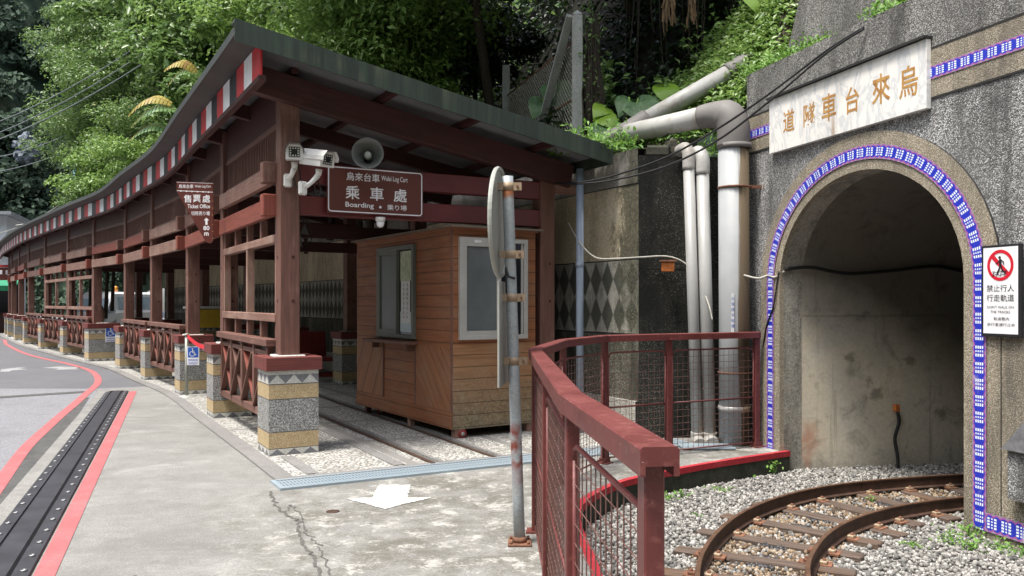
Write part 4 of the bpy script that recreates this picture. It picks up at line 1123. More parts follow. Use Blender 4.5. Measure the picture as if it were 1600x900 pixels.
b.text('軌道敷内', cx_ + .01, .118, .024, 'sign_black', yy, width=.13); b.text('歩行者通行止め', cx_ + .005, .076, .024, 'sign_black', yy, width=.235); b.build('lettering', ns)

# ================================================================== TRACK
zr = -.07
orl = [(.92, 2.4), (.90, 3.3), (.97, 4.2)] + [G(x, y, zr) for x, y in ((1089, 896), (1096, 864), (1112, 839), (1137, 814), (1172.5, 792), (1219, 774.6), (1279, 760), (1350.6, 751), (1422, 745), (1511, 740))] + [(5.5, 7.95), (7, 7.6), (8.3, 6.7)]
irl = [(1.56, 2.4), (1.54, 3.3), (1.61, 4.2)] + [G(x, y, zr) for x, y in ((1260, 896), (1265, 871), (1279, 846), (1308, 821), (1350.6, 803), (1404, 789), (1457.5, 781), (1513, 774.6))] + [(4.7, 7.1), (5.7, 7.05), (6.9, 6.6), (7.8, 6.0)]
def smooth(P, it=3):
    P = [Vector((*p, 0)) for p in P]; P = resample(spline(P, 8), .15)
    for _ in range(it): P = [P[0]] + [(a + c * 2 + d) / 4 for a, c, d in zip(P, P[1:], P[2:])] + [P[-1]]
    return P
def railobj(P, label):
    r = empty('track_rail', (P[20].x, P[20].y, -.185), 0, label, 'rail', 'two rails of the curved track'); o = Vector((P[20].x, P[20].y, 0))
    sec = [(-.034, -.176), (.034, -.176), (.034, -.168), (.007, -.158), (.006, -.096), (.014, -.086), (.015, -.073), (.012, -.07), (-.012, -.07), (-.015, -.073), (-.014, -.086), (-.006, -.096), (-.007, -.158), (-.034, -.168)]
    b = MB(); rings = []
    for i, p in enumerate(P):
        d = (P[min(i + 1, len(P) - 1)] - P[max(i - 1, 0)]).normalized(); s = Vector((d.y, -d.x, 0))
        rings.append([p - o + s * x + Vector((0, 0, z + .185)) for x, z in sec])
    for A, B_ in zip(rings, rings[1:]):
        for k in range(len(sec)):
            k2 = (k + 1) % len(sec)
            b.face([A[k], A[k2], B_[k2], B_[k]], 'rail_top' if k in (6, 7, 8) else 'rail')
    b.build('rail_bar', r); return r, o
orr, oo = railobj(smooth(orl), 'rusty outer rail of the curved track, the one nearer the red kerb')
irr, io = railobj(smooth(irl), 'rusty inner rail of the curved track, the one nearer the tunnel jamb')
PO, PI_ = smooth(orl), smooth(irl)
cen = resample([(a + min(PI_, key=lambda q_: (q_ - a).length)) / 2 for a in PO], .46)
words = ['first', 'second', 'third', 'fourth', 'fifth', 'sixth', 'seventh', 'eighth', 'ninth', 'tenth', 'eleventh', 'twelfth', 'thirteenth', 'fourteenth', 'fifteenth', 'sixteenth', 'seventeenth']
clip_o = clip_i = None; k = 0; ties = []
for i in range(1, len(cen) - 1):
    p = cen[i]; d = (cen[i + 1] - cen[i - 1]).normalized(); s = Vector((d.y, -d.x, 0))
    if p.y < 3.4 and p.x < 3: continue
    if p.x > 6.0: continue
    a = min(PO, key=lambda q_: abs((q_ - p).dot(d)) + (q_ - p).length * .05); c = min(PI_, key=lambda q_: abs((q_ - p).dot(d)) + (q_ - p).length * .05)
    rz = math.atan2(s.y, s.x) + random.uniform(-.03, .03)
    b = MB(); L = 1.25 + random.uniform(-.1, .12)
    b.box((0, 0, -.05), (L, .125 + random.uniform(-.01, .02), .1), 'sleeper', None, .008)
    o = b.build('sleeper', None, (0, 0, 0)); ties.append((p, d, s, L))
    o.location = (p.x, p.y, -.176 + random.uniform(-.006, .004)); o.rotation_euler = (0, 0, rz)
    tag(o, 'brown wooden sleeper under the curved rails, %s counted from the near end of the track' % words[k], 'sleeper', 'sleepers of the curved track'); k += 1
    for root, q_, oo_ in ((orr, a, oo), (irr, c, io)):
        for sg in (-1, 1):
            b = MB(); b.box((sg * .062, 0, .006), (.085, .1, .014), 'rust'); b.box((sg * .05, 0, .022), (.05, .055, .022), 'rust_clamp' if sg > 0 else 'rust', None, .005); b.tube([(sg * .056, 0, .02), (sg * .056, 0, .048)], .012, 'rust', 6)
            cl = b.build('rail_clip', root); cl.location = (q_.x - oo_.x, q_.y - oo_.y, 0); cl.rotation_euler = (0, 0, rz)

# ================================================================== RED RAILING
rl = [(.322, 1.81), (.206, 2.9), (.155, 5.69), (.434, 7.06), (.885, 7.95), (1.55, 8.33), (2.62, 8.86)]
fr = empty('railing', (.2, 4.3, 0), 0, 'dark red steel railing with wire mesh panels curving round the kerb to the tunnel', 'railing')
oF = Vector((.2, 4.3, 0))
def sweep_rect(b, P, w, z0, z1, m):
    P = [Vector((*p, 0)) for p in P]; S_ = []
    for i, p in enumerate(P):
        d0 = (P[i] - P[i - 1]).normalized() if i else (P[1] - P[0]).normalized(); d1 = (P[i + 1] - P[i]).normalized() if i < len(P) - 1 else d0
        n0, n1 = Vector((-d0.y, d0.x, 0)), Vector((-d1.y, d1.x, 0)); mm = (n0 + n1).normalized(); mm = mm / max(.5, mm.dot(n0)); S_.append(mm * w / 2)
    bv = .006; sec = [(1, z0), (1, z1 - bv), (1 - 2 * bv / w, z1), (-1 + 2 * bv / w, z1), (-1, z1 - bv), (-1, z0), (-.72, z0), (-.72, z0 + .022), (.72, z0 + .022), (.72, z0)]
    for i in range(len(P) - 1):
        for k in range(len(sec)):
            k2 = (k + 1) % len(sec)
            f = lambda j, kk: P[j] + S_[j] * sec[kk][0] + Vector((0, 0, sec[kk][1])) - oF
            b.face([f(i, k), f(i, k2), f(i + 1, k2), f(i + 1, k)][::-1], m)
    for j in (0, len(P) - 1):
        F_ = [P[j] + S_[j] * x + Vector((0, 0, z)) - oF for x, z in sec]; b.face(F_ if j == 0 else F_[::-1], m)
b = MB(); sweep_rect(b, rl, .088, 1.16, 1.225, 'rail_paint'); b.build('top_rail', fr)
pp = [(.314, 1.88), (.208, 2.88), (.180, 4.3), (.157, 5.58), (.434, 7.06), (.885, 7.95), (1.57, 8.34), (2.6, 8.85)]
for i, p in enumerate(pp):
    a, c = Vector(pp[max(i - 1, 0)]), Vector(pp[min(i + 1, len(pp) - 1)]); d = c - a
    b = MB(); b.box((0, 0, .592), (.047, .062, 1.178), 'rail_paint', None, .004); b.box((0, 0, .006), (.12, .12, .012), 'rail_paint')
    if i > 3: b.box((.0, .0, .03), (.07, .09, .05), 'rail_paint')
    o = b.build('post', fr); o.location = (p[0] - oF.x, p[1] - oF.y, 0); o.rotation_euler = (0, 0, math.atan2(-d.x, d.y))
for a, c in zip(pp, pp[1:]):
    A, C_ = Vector((*a, 0)) - oF, Vector((*c, 0)) - oF; d = (C_ - A); L = d.length; d.normalize(); A = A + d * .045; C_ = C_ - d * .045; L -= .09
    b = MB(); zt, zb = 1.055, .05
    Z = lambda z: Vector((0, 0, z))
    cr_ = .05
    b.tube([A + Z(zt - cr_), A + d * cr_ * .3 + Z(zt - cr_ * .3), A + d * cr_ + Z(zt), C_ - d * cr_ + Z(zt), C_ - d * cr_ * .3 + Z(zt - cr_ * .3), C_ + Z(zt - cr_)], .009, 'rail_paint', 6)
    for z in (zb, .53): b.tube([A + Z(z), C_ + Z(z)], .008, 'rail_paint', 6)
    for P_ in (A, C_): b.tube([P_ + Z(zb), P_ + Z(zt - cr_)], .008, 'rail_paint', 6)
    n = int(L / .066)
    for k in range(1, n): P_ = A + d * L * k / n; b.tube([P_ + Z(zb), P_ + Z(zt)], .0023, 'wire', 4, False, False)
    n = int((zt - zb) / .066)
    for k in range(1, n): z = zb + (zt - zb) * k / n; b.tube([A + Z(z), C_ + Z(z)], .0023, 'wire', 4, False, False)
    b.build('mesh_panel', fr)
# ================================================================== SIGN POLE
sp = empty('traffic_sign_pole', (.049, 5.30, 0), 0, 'galvanised steel pole with a round and a rectangular sign seen from behind', 'sign pole')
b = MB(); LX = lambda z: -.078 * z / 2.34
b.tube([(LX(z), 0, z) for z in (0, .3, .62, 1.2, 1.8, 2.2, 2.34)], .0365, 'galv', 18); b.build('pole', sp)
b = MB(); b.box((.0, 0, .008), (.15, .15, .014), 'rust', None, .003)
for sx in (-.055, .055):
    for sy in (-.055, .055): b.tube([(sx, sy, .01), (sx, sy, .035)], .011, 'rust', 6)
b.tube([(0, 0, .014), (0, 0, .05)], [.05, .04], 'rust', 12); b.build('base_plate', sp)
Xd = Matrix.Translation((LX(2.05) - .062, .035, 2.05)) @ Matrix.Rotation(R(-9), 4, 'Z') @ Matrix.Rotation(R(-90), 4, 'Y')
b = MB(Xd); b.lathe([(0, 0), (.33, 0), (.335, -.012), (.352, -.014), (.357, 0), (.352, .012), (0, .012)], 'sign_back', 48, False); b.build('round_sign', sp)
Xr = Matrix.Translation((LX(1.34) - .062, .035, 1.34)) @ Matrix.Rotation(R(-7), 4, 'Z')
b = MB(Xr); b.box((0, 0, 0), (.014, .42, .66), 'sign_back', None, .003); b.build('rectangular_sign', sp)
for z in (2.275, 1.843, 1.568, 1.165):
    b = MB(RT(LX(z), 0, z)); b.tube([(0, 0, -.025), (0, 0, .025)], .0395, 'rust_clamp', 16); b.box((-.045, 0, 0), (.04, .05, .045), 'rust_clamp'); b.box((.06, -.01, 0), (.055, .012, .05), 'rust_clamp'); b.tube([(.062, -.03, 0), (.062, 0, 0)], .008, 'rust', 6); b.build('clamp_band', sp)
b = MB(); P = [Vector((-.09, -.03, 1.76)), Vector((-.07, -.035, 1.70)), Vector((-.03, -.04, 1.69))]; b.tube(P, .008, 'cable', 6); b.tube([(-.09, -.03, 1.76), (-.085, -.03, 1.6)], .006, 'cable', 6); b.build('cable_tie', sp)

# ================================================================== BOOTH
bo = empty('ticket_booth', (-.663, 9.27, 0), math.atan2(.533, .846), 'brown wooden booth with sliding windows and diagonal boards under the station roof', 'booth')
W_, D_, z0, z1 = 1.11, 2.83, .114, 2.36
b = MB()
b.face([(0, 0, z0), (W_, 0, z0), (W_, 0, 1.06), (0, 0, 1.06)], 'booth_r', [(0, z0), (W_, z0), (W_, 1.06), (0, 1.06)])
b.face([(0, 0, 1.06), (W_, 0, 1.06), (W_, 0, z1), (0, 0, z1)], 'booth_h', [(0, 1.06), (W_, 1.06), (W_, z1), (0, z1)])
b.face([(0, D_, z0), (0, 0, z0), (0, 0, z1), (0, D_, z1)], 'booth_h', [(9, z0), (9 + D_, z0), (9 + D_, z1), (9, z1)])
b.face([(W_, 0, z0), (W_, D_, z0), (W_, D_, z1), (W_, 0, z1)], 'booth_h'); b.face([(W_, D_, z0), (0, D_, z0), (0, D_, z1), (W_, D_, z1)], 'booth_h')
b.face([(0, 0, z0), (0, D_, z0), (W_, D_, z0), (W_, 0, z0)], 'booth_h'); b.build('wall', bo)
b = MB(); b.box((.55, 1.4, 2.385), (1.24, 3.0, .022), 'booth_roof'); b.box((.55, 1.4, 2.365), (1.15, 2.88, .02), 'booth_h'); b.build('roof', bo)
b = MB()
b.box((-.006, D_ / 2, .21), (.014, D_ + .006, .19), 'booth_h', None, .003)
for y in (.945, 1.9): b.box((-.008, y, .665), (.012, .03, .72), 'timber')
b.box((-.004, .012, 1.25), (.016, .03, 2.2), 'timber'); b.build('trim_boards', bo)
for (y0, y1, m) in ((.02, .93, 'booth_d1'), (1.915, D_ - .01, 'booth_d2')):
    b = MB(); b.face([(-.006, y1, .31), (-.006, y0, .31), (-.006, y0, 1.03), (-.006, y1, 1.03)], m, [(-y1, .31), (-y0, .31), (-y0, 1.03), (-y1, 1.03)]); b.face([(-.006, y1, 1.03), (-.006, y0, 1.03), (0, y0, 1.03), (0, y1, 1.03)], m); b.build('diagonal_board_panel', bo)
b = MB(); b.box((-.09, 1.53, 1.045), (.20, 1.3, .04), 'timber', None, .005)
for y in (1.0, 2.05): b.box((-.05, y, .985), (.1, .03, .08), 'timber')
b.build('counter_shelf', bo)
def window(root, X, x0, x1, zb, zt, m, split, left_m, right_m):
    f = MB(X); w = .05
    f.box(((x0 + x1) / 2, -.02, zb + w / 2), (x1 - x0, .05, w), m, None, .003); f.box(((x0 + x1) / 2, -.02, zt - w / 2), (x1 - x0, .05, w), m, None, .003)
    for x in (x0 + w / 2, x1 - w / 2): f.box((x, -.02, (zb + zt) / 2), (w, .05, zt - zb - 2 * w), m, None, .003)
    wf = f.build('window', root)
    s1 = MB(X)
    for x in (x0 + w + .02, split - .02): s1.box((x, -.026, (zb + zt) / 2), (.04, .03, zt - zb - 2 * w), m, None, .003)
    for z in (zb + w + .025, zt - w - .025): s1.box(((x0 + w + split) / 2, -.026, z), (split - x0 - w - .08, .03, .05), m)
    s1.box(((x0 + w + split) / 2, -.017, (zb + zt) / 2), (split - x0 - w - .08, .006, zt - zb - 2 * w - .1), left_m); s1.build('sliding_sash', wf)
    s2 = MB(X)
    for x in (split + .012, x1 - w - .018): s2.box((x, -.012, (zb + zt) / 2), (.024, .02, zt - zb - 2 * w), m)
    s2.box(((split + x1 - w) / 2, -.006, (zb + zt) / 2), (x1 - w - split - .06, .006, zt - zb - 2 * w), right_m); s2.build('pane', wf)
    return wf
XL = Matrix.Rotation(R(-90), 4, 'Z')                            # x -> -y, so the road face reads left to right
wl_ = window(bo, XL, -2.04, -.93, 1.09, 2.245, 'alu_dark', -1.42, 'screen', 'glass')
window(bo, Matrix.Identity(4), .073, .98, 1.115, 2.27, 'alu', .60, 'screen', 'glass')
b = MB(XL); b.face([(-1.36, -.011, 1.80), (-.985, -.011, 1.80), (-.985, -.011, 2.17), (-1.36, -.011, 2.17)], 'paper_map'); tag(b.build('poster', bo), 'faded green and orange leaflet')
b = MB(XL); b.face([(-1.33, -.015, 1.28), (-1.07, -.0145, 1.28), (-1.07, -.0145, 1.80), (-1.33, -.015, 1.80)], 'paper')
for k in range(8):
    for x in (-1.25, -1.15): b.text('本售票亭請由此排隊購票進站上車'[k if x < -1.2 else 7 + k], x, 1.735 - k * .057, .038, 'ink', -.0165)
tag(b.build('notice', bo), 'white paper notice with two columns of writing')
b = MB(XL); b.face([(-1.36, -.0115, 1.17), (-.99, -.0115, 1.17), (-.99, -.0115, 1.42), (-1.36, -.0115, 1.42)], 'paper_blue'); b.build('notice', bo)
b = MB(); b.box((.30, -.048, 2.225), (.09, .004, .03), 'paper'); b.build('sticker', bo)
b = MB()
for (x, y, m) in ((.05, .05, 'timber_pale'), (.02, 1.15, 'timber_pale'), (.05, 2.6, 'timber_dark'), (1.02, .06, 'timber_pale'), (1.0, 1.4, 'timber_dark')):
    b = MB(); b.box((x + .02, y, .065), (.07, .08, .13), m); b.build('foot', bo)
for (x, y) in ((.13, .02), (.13, 2.3)):
    b = MB(Matrix.Translation((x, y, .06)) @ Matrix.Rotation(R(90), 4, 'X')); b.lathe([(.02, .025), (.05, .022), (.056, .012), (.056, -.012), (.05, -.022), (.02, -.025)], 'seat_red', 20); b.lathe([(0, .03), (.022, .03), (.026, .0), (.022, -.03), (0, -.03)], 'sign_back', 12, True, False); b.build('caster', bo)

# ================================================================== SIGNS, CAMERAS, HORN
bs = empty('boarding_sign', (-1.918, 8.615, 2.47), TH[0], 'brown boarding sign with white border and lettering hung across the end of the station', 'sign')
b = MB(); b.box((.535, 0, .245), (1.07, .024, .49), 'brown_sign', None, .004); b.build('panel', bs)
b = MB(); w_, h_, r_ = 1.05, .47, .035
def rr(inset):
    P = []
    for (cx, cz, a0) in ((.535 + w_ / 2 - r_, .245 - h_ / 2 + r_, -90), (.535 + w_ / 2 - r_, .245 + h_ / 2 - r_, 0), (.535 - w_ / 2 + r_, .245 + h_ / 2 - r_, 90), (.535 - w_ / 2 + r_, .245 - h_ / 2 + r_, 180)):
        for k in range(6): a = R(a0 + 18 * k); P.append((cx + (r_ - inset) * math.cos(a), cz + (r_ - inset) * math.sin(a)))
    return P
A_, B_ = rr(0), rr(.011)
for i in range(len(A_)): j = (i + 1) % len(A_); b.face([(A_[i][0], -.0135, A_[i][1]), (A_[j][0], -.0135, A_[j][1]), (B_[j][0], -.0135, B_[j][1]), (B_[i][0], -.0135, B_[i][1])], 'sign_white')
b.build('border', bs)
b = MB(); y = -.0138
b.text('烏來台車', .205, .345, .088, 'sign_white', y, 'LEFT', .006, width=.365); b.text('Wulai Log Cart', .59, .352, .070, 'sign_white', y, 'LEFT', .006, width=.30)
for ch, u in (('乘', .272), ('車', .540), ('處', .805)): b.text(ch, u, .150, .142, 'sign_white', y, 'CENTER', .012, width=.152)
b.text('Boarding', .195, .052, .068, 'sign_white', y, 'LEFT', .012, width=.31); disc(b, .578, .083, .014, 'sign_white', y)
b.text('乘り場', .655, .055, .062, 'sign_white', y, 'LEFT', .012, width=.225); b.build('lettering', bs)
tk = empty('ticket_office_sign', (-4.305, 10.70, 2.30), R(3), 'brown tapering ticket office sign with an upward arrow on the second post', 'sign')
poly = [(.43, 0), (.452, .03), (.458, .06), (.458, .775), (.0, .790), (-.005, .775), (-.005, .66), (.355, .03), (.385, .003)]
b = MB(); b.prism(poly, -.01, .01, 'brown_sign'); b.build('panel', tk)
b = MB(); y = -.0115
ol = [(.43, .008), (.448, .03), (.452, .06), (.452, .768), (.004, .782), (.002, .66)]
stroke(b, [(.002, .672), (.10, .668), (.20, .665), (.30, .66), (.452, .655)], .008, 'sign_white', y)
for x in (.05, .12, .19, .26, .33, .40): disc(b, x, .668 - x * .03, .010, 'sign_white', y - .0003, 8)
stroke(b, [(-.002, .78), (.452, .768)], .004, 'sign_white', y)
for z in (.06, .15, .24, .36, .45, .54): b.box((.452, -.011, z), (.016, .003, .008), 'gold')
b.text('烏來台車', .022, .703, .05, 'sign_white', y, 'LEFT', .008, width=.185); b.text('Wulai Log Cart', .225, .705, .042, 'sign_white', y, 'LEFT', .01, width=.205)
for ch, u in (('售', .135), ('票', .25), ('處', .37)): b.text(ch, u, .520, .10, 'sign_white', y, 'CENTER', .012, width=.098)
b.text('Ticket Office', .418, .447, .052, 'sign_white', y, 'RIGHT', .014, width=.285); b.text('切符売り場', .415, .355, .054, 'sign_white', y, 'RIGHT', .01, width=.235)
b.face([(.348, y, .292), (.372, y, .292), (.405, y, .292), (.372, y, .325), (.339, y, .292)], 'sign_white'); b.face([(.358, y, .235), (.386, y, .235), (.386, y, .293), (.358, y, .293)], 'sign_white')
b.text('80', .372, .165, .055, 'sign_white', y, 'CENTER', .02, width=.078); b.text('m', .372, .095, .042, 'sign_white', y, 'CENTER', .02, width=.055); b.build('lettering', tk)
def cctv(loc, rz, tilt, label, mount):
    r = empty('security_camera', loc, rz, label, 'security camera'); r.scale = (1.12,) * 3
    X = Matrix.Rotation(R(tilt), 4, 'X')
    b = MB(X); hw, hh, L = .075, .065, .30
    sec = [(-hw, -hh), (hw, -hh), (hw, hh * .35), (hw * .62, hh), (-hw * .62, hh), (-hw, hh * .35)]
    b.prism(sec, -.0, L, 'cctv'); b.build('housing', r)
    b = MB(X); P = [(-hw - .008, -.01), (-hw - .008, hh * .42), (-hw * .62 - .003, hh + .012), (hw * .62 + .003, hh + .012), (hw + .008, hh * .42), (hw + .008, -.01)]
    for a, c in zip(P, P[1:]):
        b.face([(a[0], -.05, a[1]), (a[0], L, a[1]), (c[0], L, c[1]), (c[0], -.05, c[1])][::-1], 'cctv'); b.face([(a[0] * .96, -.05, a[1] - .004), (a[0] * .96, L, a[1] - .004), (c[0] * .96, L, c[1] - .004), (c[0] * .96, -.05, c[1] - .004)], 'cctv')
    b.build('sun_shield', r)
    b = MB(X); b.box((0, -.003, 0), (.1, .006, .095), 'sign_back'); b.box((0, -.006, 0), (.088, .006, .085), 'lens')
    for i in range(4):
        for j in range(4):
            if i in (1, 2) and j in (1, 2): continue
            b.box((-.033 + .022 * i, -.0095, -.031 + .0207 * j), (.011, .003, .011), 'led')
    b.lathe([(0, 0)], 'lens', 4, True, False); b.build('front_glass', r)
    b = MB(); mv = Vector(mount)
    b.tube([(0, .12, -.07), (0, .13, -.125)], [.03, .024], 'cctv', 12); b.tube([(0, .13, -.12), Vector((0, .13, -.15)).lerp(mv, .5), mv], [.026, .02, .026], 'cctv', 10); b.box(tuple(mv), (.075, .05, .12), 'cctv', None, .012); b.build('bracket', r)
    b = MB(); b.tube(spline([(.02, .2, -.06), (.05, .2, -.18), (.06, .16, -.26), (.02, .17, -.29), (-.01, .18, -.2)], 5), .006, 'cable', 6); b.build('lead', r)
cctv((-2.145, 8.20, 3.02), R(14), 6, 'white security camera facing forward, the left one on the first post', (-.06, .24, -.22))
cctv((-1.80, 8.12, 2.93), R(50), 10, 'white security camera turned to the right beside the boarding sign', (-.1, .22, -.24))
hn = empty('horn_speaker', (-1.475, 8.50, 3.06), R(8), 'grey horn loudspeaker facing out above the boarding sign', 'loudspeaker')
b = MB(Matrix.Rotation(R(84), 4, 'X')); b.lathe([(.16, .0), (.163, .006), (.157, .006), (.12, -.06), (.075, -.13), (.045, -.18), (.04, -.19)], 'horn', 40, True, False); b.lathe([(.16, 0), (.13, -.07), (.085, -.14), (.055, -.2), (.05, -.3), (0, -.3)], 'horn', 40, True, False); b.build('horn_bell', hn)
b = MB(Matrix.Rotation(R(84), 4, 'X')); b.lathe([(.04, -.19), (.038, -.06), (.03, -.045), (0, -.04)], 'sign_back', 20); b.build('driver_cap', hn)
b = MB(); b.box((0, .2, .1), (.05, .05, .2), 'horn'); b.build('bracket', hn)
dc = empty('dome_camera', (-1.40, 8.85, 2.372), 0, 'small white dome lamp hanging under the boarding sign', 'dome lamp')
b = MB(); b.lathe([(0, .07), (.052, .07), (.052, .03), (.042, .026)], 'cctv', 20, True, False); b.build('base', dc)
b = MB(); b.lathe([(.042, .026), (.042, .0), (.034, -.022), (.018, -.036), (0, -.04)], 'sign_white', 20); b.build('dome', dc)
fa = empty('wall_fan', SP(.35, .9, 2.32), R(70), 'black caged fan half hidden behind the first post', 'fan')
b = MB(Matrix.Rotation(R(90), 4, 'X'))
for r_, y_ in ((.18, 0), (.18, .05), (.12, -.03), (.06, -.045)): b.tube([(r_ * math.cos(2 * math.pi * k / 24), r_ * math.sin(2 * math.pi * k / 24), y_) for k in range(25)], .005, 'cable', 5)
for k in range(16): a = 2 * math.pi * k / 16; b.tube([(.18 * math.cos(a), .18 * math.sin(a), .02), (.1 * math.cos(a), .1 * math.sin(a), -.035), (0, 0, -.045)], .003, 'cable', 4)
b.build('cage', fa)
b = MB(Matrix.Rotation(R(90), 4, 'X'))
for k in range(3): a = 2 * math.pi * k / 3; b.face([(0, 0, .02), (.16 * math.cos(a), .16 * math.sin(a), .03), (.16 * math.cos(a + .9), .16 * math.sin(a + .9), .01)], 'horn')
b.build('blade', fa); b = MB(); b.tube([(0, .05, 0), (0, .16, 0), (0, .2, .2)], [.06, .05, .03], 'cable', 12); b.build('motor', fa)
# ---- platform furniture
def wheelchair(root, w, h, X):
    b = MB(X); b.box((0, 0, h / 2), (w, .008, h), 'sign_white'); b.build('panel', root)
    b = MB(X); s = w * .88; zc = h - .05 * w - s / 2; b.face([(-s / 2, -.0055, zc - s / 2), (s / 2, -.0055, zc - s / 2), (s / 2, -.0055, zc + s / 2), (-s / 2, -.0055, zc + s / 2)], 'sign_blue'); b.build('blue_field', root)
    b = MB(X); y = -.0075; k = s / 100.0; P = lambda pts: [(x * k, zc + z * k) for x, z in pts]
    disc(b, -6 * k, zc + 33 * k, 7 * k, 'sign_white', y)
    for pts, w_ in (([(-5, 24), (-3, -4), (14, -4), (22, -26), (30, -23)], 7), ([(-4, 12), (12, 12)], 6)): stroke(b, P(pts), w_ * k, 'sign_white', y)
    stroke(b, P([(-9 + 23 * math.cos(a), -15 + 23 * math.sin(a)) for a in [R(100 + 250 * i / 16) for i in range(17)]]), 6 * k, 'sign_white', y - .0004)
    for r_ in (0, 1): b.text(('無障礙設施', '請按服務鈴')[r_], 0, (h - w) * (.56 - .48 * r_) , (h - w) * .36, 'sign_blue', y, width=w * .82)
    b.build('pictogram', root)
sa = empty('barrier_post', (-5.28, 13.50, 0), 0, 'slim steel barrier post beside the third pedestal with a blue wheelchair sign', 'barrier post')
b = MB(); b.tube([(0, 0, 0.02), (0, 0, 1.0)], .026, 'sign_back', 14); b.tube([(0, 0, .99), (0, 0, 1.03)], [.036, .034], 'sign_back', 14); b.build('pole', sa)
b = MB(); b.lathe([(.16, 0), (.16, .012), (.05, .03), (0, .03)], 'sign_back', 24); b.build('base', sa)
wheelchair(sa, .19, .30, RT(.115, -.02, .52, R(4)))
b = MB(); a, c = Vector((-5.25, 13.46, .985)), Vector((-4.02, 11.45, .96)); pts = [a.lerp(c, t) - Vector((0, 0, .10 * math.sin(math.pi * t))) for t in [k / 10 for k in range(11)]]
for p, q2 in zip(pts, pts[1:]): b.beam(p, q2, .004, .065, 'ribbon')
tag(b.build('barrier_tape'), 'red barrier tape drawn from the steel post to the second pedestal', 'barrier tape')
p6 = SP(.12, -.262, .56, 5)
w6 = empty('wheelchair_sign', Vector(p6), TH[5], 'blue and white wheelchair sign fixed to the wide pedestal', 'sign')
wheelchair(w6, .28, .40, RT(.16, -.01, -.06, 0))
yb = empty('yellow_panel', SP(1.3, 1.4, 0, 3), TH[3] + R(5), 'yellow panel with a white top standing inside the station', 'panel')
b = MB(); b.box((0, 0, 1.18), (.9, .04, .42), 'yellow'); b.build('board', yb); b = MB(); b.box((0, 0, 1.42), (.94, .3, .05), 'paper'); b.box((0, .0, 1.385), (.95, .05, .02), 'sign_black'); b.build('top', yb)
b = MB(); 
for x in (-.4, .4): b.box((x, 0, .49), (.04, .04, .96), 'sign_black')
b.build('leg', yb)
be = empty('bench', SP(2.45, .75, 0, 2), TH[2] + R(-8), 'dark red seat with a backrest inside the station', 'seat')
b = MB(); b.box((0, 0, .45), (.95, .5, .07), 'seat_red', None, .01); b.build('seat', be); b = MB(Matrix.Rotation(R(-12), 4, 'X')); b.box((-.1, .33, .78), (.6, .07, .55), 'seat_red', None, .02); b.build('backrest', be)
for x in (-.42, .42):
    for y in (-.2, .2): b = MB(); b.box((x, y, .21), (.07, .07, .42), 'seat_red'); b.build('leg', be)
b = MB(); b.box((0, -.2, .15), (.8, .04, .06), 'seat_red'); b.box((0, .2, .15), (.8, .04, .06), 'seat_red'); b.build('stretcher', be)

# ================================================================== PIPES, CABLES, FENCE ON THE WALL
def pipe_thing(name, label, segs, origin, cat='pipe', group=None):
    r = empty(name, origin, 0, label, cat, group); o = Vector(origin)
    for nm, P, rad, m in segs:
        b = MB(); b.tube([Vector(p) - o for p in P], rad, m, 20); b.build(nm, r)
    return r
pc = (2.41, 9.02)
pipe_thing('drain_pipe', 'thick grey vertical pipe with rusty brown streaks at the left of the tunnel', [
    ('pipe', [(pc[0], pc[1], 0), (pc[0], pc[1], 1.4), (pc[0] - .01, pc[1], 3.28)], .163, 'pvc_main'),
    ('elbow', spline([(2.40, 9.02, 3.22), (2.40, 9.02, 3.42), (2.36, 9.06, 3.55), (2.25, 9.16, 3.60), (2.10, 9.28, 3.60)], 6), [.176] * 15 + [.168, .16, .155, .15, .145, .14, .138, .135, .132, .13], 'pvc_elbow'),
    ('collar', [(pc[0], pc[1], 3.20), (pc[0], pc[1], 3.25)], .184, 'pvc_elbow'),
    ('collar', [(pc[0], pc[1], .36), (pc[0], pc[1], .42)], .172, 'pvc'),
    ('branch', [(2.13, 9.25, 3.60), (1.75, 9.75, 3.60), (1.42, 10.15, 3.60)], [.118, .116, .114], 'pvc_pale')], (pc[0], pc[1], 0))
dpp = [x_ for x_ in bpy.data.objects if x_.name == 'drain_pipe'][0]
b = MB(); b.tube([(.172 * math.cos(a), .172 * math.sin(a), 2.78) for a in [2 * math.pi * k / 24 for k in range(25)]], .012, 'rust', 6); b.box((.25, -.06, 2.78), (.22, .03, .035), 'rust'); b.box((.31, -.09, 2.78), (.05, .06, .07), 'rust'); b.build('clamp', dpp)
b = MB(); b.tube([(.17 * math.cos(a), .17 * math.sin(a), .78) for a in [2 * math.pi * k / 24 for k in range(25)]], .008, 'rust', 6); b.build('clamp', dpp)
bx = MB(RT(pc[0], pc[1] - .166, 0)); bx.box((-.06, .006, 1.42), (.03, .012, .42), 'paper'); 
for k in range(6): bx.text('水管請勿碰撞'[k], -.06, 1.56 - k * .058, .035, 'sign_blue', -.002)
tag(bx.build('pipe_label'), 'narrow white sticker with blue writing on the thick grey pipe', 'sticker')
pipe_thing('sloping_pipe', 'grey pipe sloping down the bank above the black wall', [
    ('pipe', [(2.72, 10.35, 4.40), (1.62, 10.22, 3.76)], .108, 'pvc_pale'), ('elbow', spline([(1.66, 10.22, 3.79), (1.45, 10.2, 3.65), (1.28, 10.24, 3.56), (1.15, 10.32, 3.52)], 5), .125, 'pvc_elbow'),
    ('collar', spline([(2.68, 10.35, 4.38), (2.88, 10.36, 4.5), (2.98, 10.4, 4.53), (3.05, 10.55, 4.5)], 4), [.122] * 9 + [.115, .105, .09, .075], 'pvc_elbow')], (1.6, 10.2, 3.5))
